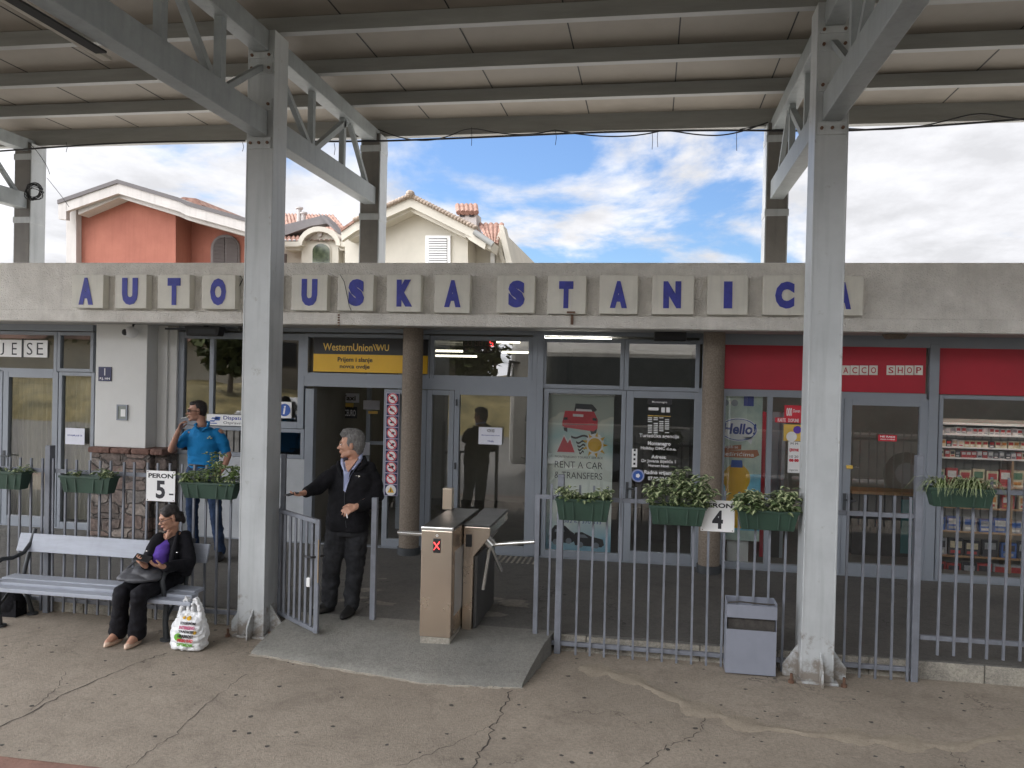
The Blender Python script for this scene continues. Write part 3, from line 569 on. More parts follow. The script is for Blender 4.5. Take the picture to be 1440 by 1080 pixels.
# pictogram strip
r_ = rect(541.5, 552.5, 560, 697.5, 10.085); t = empty('pictogram_strip', ((r_[0]+r_[1])/2, 10.1, r_[2]), 'tall strip of nine round prohibition pictograms on the door frame', 'sign')
X0, X1, Z0, Z1 = r_; MB().box(X0, X1, 10.095, 10.115, Z0, Z1).build('board', mat('strip_edge', (.45, .42, .55), .5), t)
n = 9; H_ = (Z1-Z0)/n; xc = (X0+X1)/2; hw = (X1-X0)/2
nb, wb, rb, kb = MB(), MB(), MB(), MB(); yb = MB()
for i in range(n):
    zc = Z1-H_*(i+.5); nb.box(X0+.008, X1-.008, 10.091, 10.095, zc-H_/2+.006, zc+H_/2-.006)
    wb.disc(xc, zc, hw*.80, 10.0885, 10.091)
    if i < 8:
        rb.ring(xc, zc, hw*.78, hw*.64, 10.0865, 10.0885); a = R(-42); d = Vector((math.cos(a), 0, math.sin(a)))*hw*.66
        rb.bar(Vector((xc, 10.0875, zc))-d, Vector((xc, 10.0875, zc))+d, .002, .012, up=(0, 1, 0)) if 0 else rb.prism([(xc-d.x-.004, zc-d.z-.004), (xc-d.x+.004, zc-d.z+.006), (xc+d.x+.004, zc+d.z+.004), (xc+d.x-.004, zc+d.z-.006)], 10.0862, 10.088)
        for _ in range(3):
            px_, pz_ = xc+random.uniform(-.02, .02), zc+random.uniform(-.02, .02); kb.prism([(px_-.022, pz_-.006), (px_+.01, pz_-.012), (px_+.024, pz_+.006), (px_-.008, pz_+.014)], 10.0872+_*.0002, 10.0885+_*.0001)
    else: yb.prism([(xc-.045, zc-.032), (xc+.045, zc-.032), (xc, zc+.046)], 10.086, 10.0885); kb.prism([(xc-.008, zc-.02), (xc+.008, zc-.02), (xc+.004, zc+.02), (xc-.004, zc+.02)], 10.085, 10.086)
nb.build('panel', 'navy', t); wb.build('disc', 'white', t); rb.build('ring', 'redtext', t); kb.build('symbol', 'inktext', t); yb.build('warning_triangle', 'yellow', t)
plate('notice', (673, 601, 706, 625), 10.105, 'paper', 'white paper notice on the right glass door behind the turnstiles', 'notice', .002, [('VOZNI RED', .35, .1, .68, .28, 'inktext', .01), ('Ulaz na perone samo uz kartu', .12, .42, .9, .52, 'bluetext', .01), ('Hvala', .4, .74, .65, .86, 'bluetext', .01)])
# rental banner behind the glass
Y = 10.26; r_ = rect(769, 556, 861, 778, Y); t = empty('rental_banner', ((r_[0]+r_[1])/2, Y, r_[2]), 'tall pale poster advertising car rental and transfers behind the glass', 'poster')
X0, X1, Z0, Z1 = r_; W_, H_ = X1-X0, Z1-Z0; U = lambda u, v: (X0+W_*u, Z1-H_*v)
def poly(b, pts, y, th=.002): b.prism([U(*p) for p in pts], y-th, y)
bm_ = bpy.data.materials.new('banner_print'); bm_.use_nodes = True; nt = bm_.node_tree; pb = nt.nodes['Principled BSDF']; pb.inputs['Roughness'].default_value = .6
g = nd(nt, 'ShaderNodeNewGeometry'); sp = nd(nt, 'ShaderNodeSeparateXYZ'); nt.links.new(g.outputs['Position'], sp.inputs[0]); mr = nd(nt, 'ShaderNodeMapRange'); mr.inputs[1].default_value = Z0; mr.inputs[2].default_value = Z1; nt.links.new(sp.outputs[2], mr.inputs[0])
nn = nd(nt, 'ShaderNodeTexNoise'); nn.inputs['Scale'].default_value = 2.2; nt.links.new(g.outputs['Position'], nn.inputs['Vector']); mm_ = nd(nt, 'ShaderNodeMath', operation='MULTIPLY_ADD'); nt.links.new(nn.outputs[0], mm_.inputs[0]); mm_.inputs[1].default_value = .35; nt.links.new(mr.outputs[0], mm_.inputs[2])
cr = nd(nt, 'ShaderNodeValToRGB'); nt.links.new(mm_.outputs[0], cr.inputs[0]); e = cr.color_ramp.elements; e[0].position = .05; e[0].color = (.10, .34, .58, 1); e[1].position = 1; e[1].color = (.42, .46, .40, 1)
for p_, c_ in ((.25, (.35, .58, .70, 1)), (.42, (.78, .82, .78, 1)), (.75, (.82, .85, .78, 1)), (.88, (.40, .60, .60, 1)), (1.05, (.66, .66, .56, 1))): q = cr.color_ramp.elements.new(min(p_, .99)); q.color = c_
nt.links.new(cr.outputs[0], pb.inputs['Base Color']); M['banner'] = bm_
MB().box(X0, X1, Y, Y+.006, Z0, Z1).build('sheet', 'banner', t); MB().box(X0-.01, X1+.01, Y-.012, Y+.012, Z1, Z1+.02).build('rail', 'inoxlight', t)
b = MB(); poly(b, [(.22, .17), (.26, .10), (.70, .10), (.76, .15), (.76, .205), (.70, .225), (.26, .205), (.22, .195)], Y, .004); b.build('red_car', 'redtext', t)
b = MB(); poly(b, [(.40, .10), (.42, .055), (.68, .058), (.74, .085), (.72, .10)], Y, .003); poly(b, [(.24, .205), (.30, .207), (.30, .235), (.25, .225)], Y, .0035); poly(b, [(.64, .215), (.76, .2), (.74, .235), (.67, .245)], Y, .0035); b.build('car_interior', 'inktext', t)
b = MB(); poly(b, [(.42, .105), (.43, .085), (.66, .088), (.68, .105)], Y, .0036); poly(b, [(.38, .118), (.54, .12), (.54, .136), (.38, .134)], Y, .0055); b.build('car_plate', 'whitetext', t)
b = MB(); poly(b, [(.40, .10), (.415, .058), (.425, .058), (.415, .10)], Y, .0048); poly(b, [(.415, .052), (.67, .055), (.745, .088), (.735, .094), (.665, .063), (.415, .060)], Y, .0048); poly(b, [(.24, .142), (.30, .14), (.30, .156), (.24, .158)], Y, .0052); poly(b, [(.68, .14), (.745, .142), (.745, .158), (.68, .156)], Y, .0052); poly(b, [(.25, .182), (.74, .182), (.74, .186), (.25, .186)], Y, .0052); b.build('car_trim', 'inktext', t)
b = MB(); poly(b, [(.12, .37), (.25, .25), (.31, .29), (.35, .265), (.44, .37)], Y, .003); poly(b, [(.60, .255), (.68, .24), (.80, .245), (.86, .285), (.84, .35), (.76, .385), (.66, .375), (.60, .33)], Y, .003); b.build('emblem_edge', 'whitetext', t)
b = MB(); poly(b, [(.15, .362), (.25, .262), (.31, .305), (.345, .28), (.42, .362)], Y, .005); b.build('mountain', 'redtext', t)
b = MB(); c_ = U(.725, .31); b.disc(c_[0], c_[1], W_*.105, Y-.006, Y)
for k in range(9):
    a = 2*math.pi*k/9; b.prism([(c_[0]+W_*.13*math.cos(a-.18), c_[1]+W_*.13*math.sin(a-.18)), (c_[0]+W_*.20*math.cos(a), c_[1]+W_*.20*math.sin(a)), (c_[0]+W_*.13*math.cos(a+.18), c_[1]+W_*.13*math.sin(a+.18))], Y-.006, Y-.004)
b.build('sun', 'yellow', t)
b = MB()
for i, (u0, u1, v) in enumerate(((.36, .62, .262), (.44, .58, .295), (.46, .58, .318), (.47, .57, .34), (.49, .56, .36))):
    up = []; dn = []
    for k in range(9): u = u0+(u1-u0)*k/8; vv = v+.008*math.sin(k/8*6.28); up.append((u, vv-.006)); dn.append((u, vv+.006))
    poly(b, up+dn[::-1], Y, .0045)
b.build('waves', 'inktext', t)
TB = lambda u0, v0, u1, v1: (X0+W_*u0, X0+W_*u1, Z1-H_*v1, Z1-H_*v0)
text('lettering', 'MONTENEGRO TOURIST SERVICE', TB(.12, .385, .85, .398), Y, 'inktext', t, 0, .001); text('lettering', 'RENT A CAR', TB(.12, .42, .85, .462), Y, 'inktext', t, -.006, .001); text('lettering', '& TRANSFERS', TB(.12, .487, .85, .529), Y, 'inktext', t, -.006, .001)
text('lettering', '+382 67 370 333', TB(.22, .79, .85, .81), Y, 'bluetext', t, 0, .001)
b = MB(); poly(b, [(.05, .9), (.09, .86), (.14, .83), (.30, .83), (.38, .86), (.44, .875), (.45, .925), (.38, .94), (.06, .935)], Y, .003); poly(b, [(.42, .9), (.46, .87), (.56, .865), (.70, .89), (.88, .905), (.90, .94), (.86, .955), (.46, .95)], Y, .0045); b.build('dark_cars', 'inktext', t)
b = MB()
for u, v in ((.16, .935), (.36, .925), (.54, .945), (.78, .945)): c_ = U(u, v); b.disc(c_[0], c_[1], W_*.045, Y-.006, Y-.003)
poly(b, [(.15, .855), (.28, .85), (.30, .868), (.14, .872)], Y, .0038); poly(b, [(.50, .88), (.6, .88), (.66, .9), (.5, .9)], Y, .0052); b.build('car_details', 'alu', t)
# agency lettering on the door glass
Yd = 10.13; r_ = rect(896, 560, 966, 700, Yd); t = empty('agency_lettering', ((r_[0]+r_[1])/2, Yd, r_[2]), 'white travel agency lettering and timetable on the dark glass door', 'sign')
for s, a, c, d, e, bo in (('Turistička agencija', 899, 610, 955, 617, .02), ('Montenegro', 911, 621, 943, 628, .03), ('Holiday DMC d.o.o.', 901, 628.5, 951, 634, .03), ('Adresa:', 916, 640, 937, 645, .03), ('Dr Jovana Bijelića 1', 902, 646, 950, 652, .02), ('Herceg Novi', 912, 653, 940, 658, .02), ('Radno vrijeme:', 906, 662, 950, 669, .03), ('07.00-23.00', 911, 670.5, 942, 676, .03), ('Montenegro', 917, 564, 938, 567.5, .01)):
    text('lettering', s, rect(a, c, d, e, Yd), Yd, 'whitetext', t, bo, .001)
b = MB()
for i in range(4):
    for j in range(9):
        q = rect(911+i*8, 587+j*2.6, 917+i*8, 588.2+j*2.6, Yd)
        if (i+j) % 7 != 3: b.box(q[0], q[1], Yd-.002, Yd, q[2], q[3])
for q in (rect(912, 573, 926, 577, Yd), rect(930, 573, 935, 580, Yd), rect(937, 573, 942, 580, Yd)): b.box(q[0], q[1], Yd-.002, Yd, q[2], q[3])
b.build('timetable', 'whitetext', t); q = rect(911, 584.5, 943, 585.4, Yd); MB().box(q[0], q[1], Yd-.002, Yd, q[2], q[3]).build('orange_rule', 'goldtext', t)
q = rect(911, 560, 945, 569, Yd+.02); MB().box(q[0], q[1], Yd+.01, Yd+.02, q[2], q[3]).build('board', 'black', t)
t, r_ = plate('door_sticker', (888.5, 631, 896, 657), 10.112, 'white', 'narrow white sticker with small dark symbols on the agency door', 'sticker', .002)
b = MB()
for i in range(4): b.box(r_[0]+.02, r_[1]-.02, 10.108, 10.11, r_[2]+.03+i*.055, r_[2]+.055+i*.055)
b.build('symbols', 'inktext', t)
c = at(897, 669, 10.10); t = empty('round_sticker', tuple(c), 'round blue sticker with a pale rim above the agency door handle', 'sticker'); MB().disc(c.x, c.z, .078, 10.105, 10.109).build('rim', mat('pale_blue', (.30, .34, .52)), t); MB().disc(c.x, c.z, .06, 10.102, 10.105).build('disc', 'signblue', t); MB().disc(c.x, c.z, .028, 10.10, 10.102, 5).build('star', 'whitetext', t)
# soft drink poster in the shop window
Y = 10.24; r_ = rect(1014, 556, 1071, 702, Y); X0, X1, Z0, Z1 = r_; W_, H_ = X1-X0, Z1-Z0
t = empty('drink_poster', ((X0+X1)/2, Y, Z0), 'drink poster with a Hello speech bubble and a yellow bottle in the red shop window', 'poster')
M['poster'] = mat('poster_print', (.36, .52, .52), .5, 0, .3, 2.2, 0, col2=(.66, .74, .62)); M['sea'] = mat('poster_sea', (.20, .52, .70), .5, 0, .2, 5)
MB().box(X0, X1, Y, Y+.006, Z0-.5, Z1).build('sheet', 'poster', t)
b = MB(); poly(b, [(0, .78), (1, .75), (1, 1.3), (0, 1.3)], Y, .002); b.build('sea', 'sea', t)
b = MB(); c_ = U(.42, .33); b.disc(c_[0], c_[1], W_*.47, Y-.004, Y, 28, H_*.115); poly(b, [(.55, .40), (.78, .40), (.74, .47)], Y, .004); b.build('bubble', 'whitetext', t)
b = MB(); b.ring(c_[0], c_[1], 1, .94, Y-.006, Y-.004, 28); b.v = [(c_[0]+(v[0]-c_[0])*W_*.45, v[1], c_[1]+(v[2]-c_[1])*H_*.105) for v in b.v]; b.build('bubble_edge', 'signblue', t)
text('lettering', 'Hello!', TB(.05, .27, .85, .375), Y-.004, 'bluetext', t, .03, .001, shear=.12)
b = MB(); poly(b, [(.0, .50), (.5, .475), (.5, .52), (.0, .545)], Y, .003); poly(b, [(0, .54), (.9, .52), (.95, .57), (.8, .60), (0, .60)], Y, .003); b.build('ribbon', mat('ribbon', (.45, .16, .07)), t); text('lettering', 'osvježi se', TB(.02, .485, .42, .52), Y-.003, 'whitetext', t, .01, .001); text('lettering', 'šeširićima', TB(.04, .545, .82, .585), Y-.003, 'whitetext', t, .01, .001, shear=.1)
b = MB(); c_ = U(.40, .80); b.disc(c_[0], c_[1], W_*.34, Y-.0045, Y, 24, H_*.14); poly(b, [(.12, .82), (.68, .82), (.62, 1.28), (.18, 1.28)], Y, .004); poly(b, [(.28, .69), (.52, .69), (.60, .74), (.2, .74)], Y, .0035); b.build('bottle', 'yellow', t); b = MB(); poly(b, [(.27, .625), (.53, .625), (.55, .695), (.25, .695)], Y, .005); b.build('bottle_cap', 'signblue', t)
r2 = rect(1014, 557, 1040, 576, Y); b = MB()
for k in range(2): c_ = (r2[0]+.05+k*.11, (r2[2]+r2[3])/2); b.disc(c_[0], c_[1], .04, Y-.004, Y-.002)
b.build('picture', 'alu', t); r2 = rect(1046, 557, 1060, 571, Y); MB().box(r2[0], r2[1], Y-.004, Y-.001, r2[2], r2[3]).build('picture_patch', 'bluetext', t)
plate('red_poster', (1103, 570, 1127, 588), 10.112, 'redtext', 'dark red price poster highest on the shop window beside the column', 'poster', .002, [('000', .12, .2, .45, .85, 'whitetext', .02), ('Duvan', .52, .3, .92, .55, 'whitetext', .01)])
plate('red_sticker', (1090, 587.5, 1127, 594.5), 10.109, 'redtext', 'thin red strip sticker under the dark red poster', 'sticker', .002, [('KARTE', .1, .15, .4, .85, 'whitetext', .02), ('DOPUNE', .5, .15, .9, .85, 'whitetext', .02)])
t, r_ = plate('orange_poster', (1102, 597, 1126, 620), 10.112, 'goldtext', 'orange poster with white and purple bubbles on the shop window', 'poster', .002)
MB().disc(r_[0]+.09, r_[2]+.05, .06, 10.106, 10.11).build('bubble', 'whitetext', t); MB().disc(r_[1]-.04, r_[3]-.06, .045, 10.105, 10.109).build('purple_bubble', 'purple', t)
plate('price_list', (1108, 621, 1125, 665), 10.112, 'white', 'long white price list with crimson bars on the shop window', 'notice', .002, [('M M', .2, .03, .8, .1, 'inktext', 0), ('CJENOVNIK', .1, .22, .9, .34, 'redtext', .05), ('10 20', .15, .44, .85, .52, 'inktext', 0), ('00 00', .1, .55, .9, .65, 'redtext', .1), ('cigarete', .15, .88, .85, .95, 'inktext', 0)])
plate('door_notice', (1235, 611.5, 1261, 620.5), 10.112, 'redtext', 'small red notice on the glass of the tobacco shop door', 'sticker', .002, [('NE RADI', .1, .15, .9, .42, 'whitetext', .03), ('vracam se odmah', .1, .55, .9, .8, 'whitetext', .02)])
c = at(1197, 657, 10.09); t = empty('door_bolt', tuple(c), 'brass bolt lock on the frame of the tobacco shop door', 'lock'); MB().box(c.x-.05, c.x+.02, 10.09, 10.12, c.z-.02, c.z+.02).build('body', 'goldtext', t, bevel=.004); MB().tube([(c.x+.02, 10.095, c.z), (c.x+.08, 10.095, c.z)], .009).build('pin', 'inoxlight', t)
# closed cream LED notice in far-left transom
t, r_ = plate('window_lettering', (-14, 478, 67, 502), 10.14, 'white', 'pale letter tiles J E S E behind the top glass at the far left', 'sign', .004)
X0, X1, Z0, Z1 = rect(-14, 478, 67, 502, 10.14)
for ch, a, c in (('N', -10, -1), ('J', 1, 6), ('E', 17, 24), ('S', 38, 46), ('E', 52, 61)): text('letter', ch, rect(a, 482, c, 499, 10.14), 10.136, 'inktext', t, -.005, .001)
r_ = rect(31, 476, 33.5, 503, 10.14); MB().box(r_[0], r_[1], 10.13, 10.1355, r_[2], r_[3]).build('gap', 'inktext', t)
# ------------------------------------------------------------------ tobacco shop shelves
r_ = rect(1312, 590, 1446, 818, 10.75); X0, X1, Z0, Z1 = r_
t = empty('shop_shelving', ((X0+X1)/2, 10.75, GZ), 'shelving filled with packets behind the right shop window', 'shelves')
XS0, XS1 = X0, X1+.5
zz = [at(1378, y, 10.75).z for y in (597, 612, 630, 645, 684, 715, 749, 784, 816)]
b = MB(); b.box(XS0, XS1, 11.05, 11.08, GZ, zz[0]+.05); b.build('back_panel', 'inside', t)
b = MB()
for k, z in enumerate(zz[:4]): b.box(XS0, XS1, 10.75, 11.05, z-.012, z+.004)
b.box(XS0-.02, XS0, 10.75, 11.05, zz[3], zz[0]+.02); b.build('shelf', 'white', t)
wd = mat('pine_shelf', (.36, .22, .11), .6, 0, .2, 8); b = MB()
for z in zz[4:]: b.box(XS0, XS1, 10.75, 11.05, z-.014, z+.004)
for x in (XS0-.02, XS1, XS0+(XS1-XS0)*.56): b.box(x, x+.02, 10.752, 11.05, GZ, zz[3]-.02)
b.build('wooden_shelf', wd, t)
PM = {k: mat('pack_'+k, c, .4, 0, .25, 25, 0) for k, c in dict(white=(.7, .7, .68), red=(.45, .05, .05), cream=(.62, .55, .38), blue=(.06, .14, .42), dark=(.05, .05, .06), grey=(.35, .36, .38), green=(.1, .22, .12), orange=(.6, .25, .05)).items()}
packmesh = {}
def pack(w, h, cols):
    key = (w, h, cols)
    if key not in packmesh:
        bb = MB(); bb.box(-w/2, w/2, 0, .06, 0, h); bb.k = 1; bb.box(-w/2+w*.12, w/2-w*.12, -.0015, 0, h*.45, h*.85); bb.k = 2; bb.box(-w/2+w*.15, w/2-w*.2, -.0015, 0, h*.12, h*.3); packmesh[key] = bb.mesh('pack', [PM[c] for c in cols])
    return packmesh[key]
rows = [(0, 1, .055, .085, [('white', 'grey', 'white'), ('white', 'red', 'grey'), ('white', 'white', 'grey')], 'white cigarette packs on the top shelf', 'small white packet on the top white shelf of the shop window'), (1, 2, .06, .085, [('cream', 'red', 'white'), ('white', 'cream', 'red'), ('dark', 'red', 'white'), ('cream', 'orange', 'cream')], 'packets on the second shelf', 'small cream or dark packet on the second white shelf of the shop window'),
        (2, 3, .055, .085, [('dark', 'grey', 'white'), ('red', 'white', 'red'), ('cream', 'dark', 'red'), ('grey', 'white', 'dark')], 'packets on the third shelf', 'small red, dark or grey packet on the third white shelf of the shop window'),
        (3, 4, .13, .2, [('cream', 'red', 'green'), ('red', 'white', 'red'), ('cream', 'green', 'orange')], 'cartons above the spider plant', 'cream or red carton standing just above the spider plant in the shop window'),
        (5, 6, .15, .17, [('blue', 'white', 'grey'), ('grey', 'blue', 'white'), ('blue', 'grey', 'white')], 'blue boxes on the wooden shelf', 'blue and silver box on the wooden shelf below the spider plant'),
        (6, 7, .17, .2, [('dark', 'grey', 'dark'), ('grey', 'dark', 'white'), ('blue', 'dark', 'grey'), ('dark', 'cream', 'red')], 'dark boxes on the middle wooden shelf', 'dark or grey toy box on the middle wooden shelf of the shop window'),
        (7, 8, .16, .19, [('red', 'dark', 'grey'), ('dark', 'grey', 'white'), ('grey', 'red', 'dark')], 'boxes on the lowest wooden shelf', 'red or grey box on the lowest wooden shelf of the shop window')]
pn = 0
for (k0, k1, w, h, cols, grp, lab) in rows:
    z = zz[k1]+.005; x = XS0+w*.6
    while x < XS1-w*.5 and pn < 150:
        ww = w; c = random.choice(cols); o = bpy.data.objects.new('packet', pack(ww, round(h*random.choice((1, .9)), 3), c)); o.location = (x, 10.78+random.uniform(0, .02), z); o.rotation_euler.z = random.uniform(-.1, .1); C.objects.link(o); tag(o, lab, 'packet', grp); x += ww*random.choice((1.08, 1.12, 1.2)); pn += 1
z = zz[4]+.005; x = XS0+.1
while x < XS1-.2:
    o = bpy.data.objects.new('packet', pack(.14, .16, random.choice([('orange', 'cream', 'red'), ('red', 'white', 'orange'), ('cream', 'orange', 'red')]))); o.location = (x, 10.79, zz[5]+.2 if 0 else zz[4]-.0+.005); C.objects.link(o); tag(o, 'orange or cream bag on the shelf behind the spider plant', 'packet', 'bags behind the spider plant'); o.location.z = zz[5]+.005; x += .19
tag(MB().box(at(1016, 560, 10.6).x, at(1160, 560, 10.6).x, 10.17, 10.20, 2.80, 2.84).build('light_strip', 'shopfill'), 'added glowing strip lighting the drink poster, hidden behind the red board', 'light')
tag(MB().box(at(770, 560, 10.6).x, at(860, 560, 10.6).x, 10.185, 10.205, 2.868, 2.879).build('light_strip', 'shopfill'), 'added glowing strip lighting the car rental poster, hidden behind the window header', 'light')  # unseen fill strip, added to brighten the poster from the front
tag(MB().box(XS0, XS1, 10.3, 10.34, 2.78, 2.82).build('light_strip', 'shopfill'), 'added glowing strip lighting the packet shelves, hidden behind the red board', 'light')
# shop interior behind door and left window
c = at(1250, 700, 11.6); t = empty('shop_counter', (c.x, 11.6, GZ), 'dark counter with teal front inside the tobacco shop door', 'counter'); MB().box(c.x-.5, c.x+.5, 11.4, 11.8, GZ, .95).build('body', 'insided', t); MB().box(c.x-.52, c.x+.52, 11.38, 11.82, .95, .99).build('top', wd, t); MB().box(c.x+.1, c.x+.32, 11.39, 11.4, .2, .9).build('front', mat('teal', (.03, .16, .17)), t)
r_ = rect(1022, 746, 1052, 793, 10.35); tag(MB().box(r_[0], r_[1], 10.33, 10.36, GZ+.02, r_[3]).build('white_board', 'white', bevel=.004), 'blank white board leaning inside the red shop window below the drink poster', 'board')
r_ = rect(1070, 580, 1098, 790, 10.9); t = empty('display_cabinet', (r_[0], 10.9, GZ), 'grey framed display cabinet with a red edge inside the red shop window', 'cabinet'); MB().box(r_[0], r_[0]+.05, 10.9, 11.2, GZ, r_[3]).build('side', 'red', t); MB().box(r_[0]+.05, r_[1], 10.9, 11.2, GZ, .9).build('body', 'insided', t); MB().box(r_[0]+.05, r_[1], 11.15, 11.2, .9, r_[3]).build('back', 'alu', t); MB().box(r_[1], r_[1]+.04, 10.9, 11.2, GZ, r_[3]).build('post', 'alu', t)
# tactile mat by the sliding door
b = MB(); c = at(700, 782, 9.9)
for i in range(12):
    for j in range(6): b.ell((-2.05+i*.065, 9.72+j*.065, GZ+.003), (.02, .02, .006), su=8, sv=4)
t = tag(b.build('tactile_paving', 'kerbm'), 'patch of pale raised studs on the floor before the right glass door', 'paving')
b = MB(); b.box(-13, 9, 10.10, 10.2, GZ-.01, GZ+.012); b.build('threshold', 'alu', ST)
# ------------------------------------------------------------------ canopy
CN = empty('canopy', (-1, 6.98, 0), 'steel canopy on grey box columns with trusses and flat beige roof sheets', 'canopy')
TX = [-8.32, -3.48, 1.36, 6.2]
ROOF = 5.55
b = MB(); b.box(-13, 8.5, 1.6, 9.98, ROOF, ROOF+.03); sh = b.build('roof_sheet', 'sheet', CN)
b = MB()
for k in range(-12, 10): X = -.81+.985*k; b.box(X-.006, X+.006, 1.6, 9.86, ROOF-.004, ROOF)
b.build('seams', 'seam', sh)
for k in range(9):
    Y = 7.9-.985*6+.985*k+(.0)
    if Y > 9.2: break
    b = MB(); b.box(-13, 8.5, Y, Y+.012, 5.41, ROOF-.005); b.box(-13, 8.5, Y+.012, Y+.085, 5.41, 5.42); b.box(-13, 8.5, Y+.012, Y+.06, ROOF-.015, ROOF-.005); b.build('purlin', 'purlin', CN)
b = MB(); b.box(-13, 8.5, 9.87, 9.89, 5.34, ROOF-.005); b.box(-13, 8.5, 9.89, 9.97, 5.34, 5.35); b.build('edge_beam', 'purlin', CN)
b = MB(); b.box(-13, 8.5, 1.56, 1.6, 5.3, ROOF+.03); b.build('edge_beam', 'purlin', CN)
def boxcol(X, Y, z0, z1, w=.248, d=.265, base=True, name='column', label=None):
    b = MB()
    # box section with slightly proud side flanges
    b.box(X-w/2, X+w/2, Y, Y+d, z0, z1)
    b.box(X-w/2-.003, X-w/2+.012, Y-.004, Y+d+.004, z0, z1); b.box(X+w/2-.012, X+w/2+.003, Y-.004, Y+d+.004, z0, z1)
    o = b.build(name, 'steel', CN, bevel=.004)
    if label: o['label'] = label
    if base:
        b = MB(); b.box(X-w/2-.035, X+w/2+.035, Y-.035, Y+d+.1, z0+.001, z0+.022)
        b.build('base_plate', 'steel', o, bevel=.003)
        for s in (-1, 1):
            b = MB(); x0 = X+s*(w/2+.003); b.prism([(x0, z0+.022), (x0+s*.035, z0+.022), (x0+s*.035, z0+.004), (x0+s*.12, z0+.004), (x0+s*.12, z0+.10), (x0, z0+.27)], Y+.12, Y+.135); b.build('gusset', 'steel', o)
        b = MB(); yb = Y-.004; x0 = X+.015
        b.add([(x0, yb, z0+.022), (x0, yb-.11, z0+.004), (x0, yb-.11, z0+.12), (x0, yb, z0+.25), (x0+.014, yb, z0+.022), (x0+.014, yb-.11, z0+.004), (x0+.014, yb-.11, z0+.12), (x0+.014, yb, z0+.25)], [(0, 1, 2, 3), (7, 6, 5, 4), (0, 4, 5, 1), (1, 5, 6, 2), (2, 6, 7, 3), (3, 7, 4, 0)]); b.build('gusset', 'steel', o)
        for sx in (-1, 1):
            b = MB(); b.tube([(X+sx*.20, Y-.03, z0+.0), (X+sx*.20, Y-.03, z0+.075)], .012, 8); b.tube([(X+sx*.20, Y-.03, z0+.001), (X+sx*.20, Y-.03, z0+.025)], .024, 6); b.build('anchor_bolt', 'bolt', o)
    return o
M['webshade'] = mat('web_shade_tone', (.16, .15, .135), .6, 0, .2, 4, .05, streak=.3)  # shade of the recessed web, painted as a dark plate colour
def plateb(o, X, Yf, z0, z1, w=.22, n=3, yo=-.018):
    b = MB(); b.box(X-w/2, X+w/2, Yf+yo, Yf-.001, z0, z1); b.build('splice_plate', 'steel', o, bevel=.003)
    for k in range(n):
        x = X-w/2+.03+(w-.06)*k/(max(n-1, 1)); b = MB(); b.tube([(x, Yf+yo, (z0+z1)/2), (x, Yf+yo-.014, (z0+z1)/2)], .014, 6); b.build('bolt', 'bolt', o)
def truss(X):
    T = MB(); w = .15; T.box(X-w/2, X+w/2, 7.118, 9.738, 4.47, 4.68); o = T.build('truss_chord', 'truss', CN, bevel=.006); o['label'] = 'horizontal lower chord between front and rear columns'
    T = MB(); T.box(X-w/2, X+w/2, 1.7, 6.84, 4.47, 4.69); T.build('truss_chord', 'truss', CN, bevel=.006)
    T = MB(); T.box(X-w/2, X+w/2, 7.118, 9.98, 5.24, 5.40); T.build('truss_chord', 'truss', CN, bevel=.006)
    T = MB(); T.box(X-w/2, X+w/2, 1.7, 6.84, 5.22, 5.40); T.build('truss_chord', 'truss', CN, bevel=.006)
    for a, c, dd in (((7.14, 5.2), (7.9, 4.68), .05), ((7.95, 5.25), (7.95, 4.67), .06), ((8.02, 4.68), (8.92, 5.25), .06), ((8.8, 5.25), (8.8, 4.67), .06), ((9.0, 5.25), (9.62, 4.67), .05),
                     ((6.22, 4.68), (6.84, 5.08), .05), ((6.14, 5.23), (6.14, 4.68), .07), ((6.02, 4.68), (5.45, 5.23), .06), ((5.33, 5.23), (5.33, 4.68), .07), ((4.5, 4.68), (5.2, 5.23), .06), ((4.35, 5.23), (4.35, 4.68), .06), ((3.5, 5.23), (4.25, 4.68), .06)):
        T = MB(); T.bar((X, a[0], a[1]), (X, c[0], c[1]), dd, dd, up=(1, 0, 0)); T.build('web_member', 'truss', CN)
for i, X in enumerate(TX):
    o = boxcol(X, 6.85, 0, 5.41, label=['steel column at the far left', 'front steel column between the bench and the gate', 'front steel column right of the litter bin', 'steel column at the far right'][i])
    plateb(o, X, 6.85, 4.36, 4.46, n=3); plateb(o, X, 6.85, 4.70, 4.80, n=2); plateb(o, X, 6.85, 5.02, 5.12, n=2); plateb(o, X, 6.85, 5.16, 5.21, n=2)
    o = boxcol(X, 9.74, 3.25, 5.34, base=False); MB().box(X-.110, X+.110, 9.732, 9.7385, 3.25, 5.34).build('web_shade_plate', 'webshade', o)
    for za_, zb_ in ((4.28, 4.36), (5.12, 5.2)): T = MB(); T.box(X-.134, X+.134, 9.725, 10.0, za_, zb_); T.build('splice_plate', 'steel', o, bevel=.003)
    truss(X)
# long lamp tray hanging beside the front left lower chord
t = empty('lamp_tray', (-3.66, 3.6, 4.5), 'long pale cable tray fixed beside the lower truss beam at top left', 'tray')
MB().box(-3.72, -3.66, 2.2, 5.06, 4.47, 4.49).build('tray', mat('tray_paint', (.45, .42, .36), .6), t); MB().box(-3.66, -3.58, 2.3, 4.9, 4.455, 4.469).build('cover', 'seam', t)
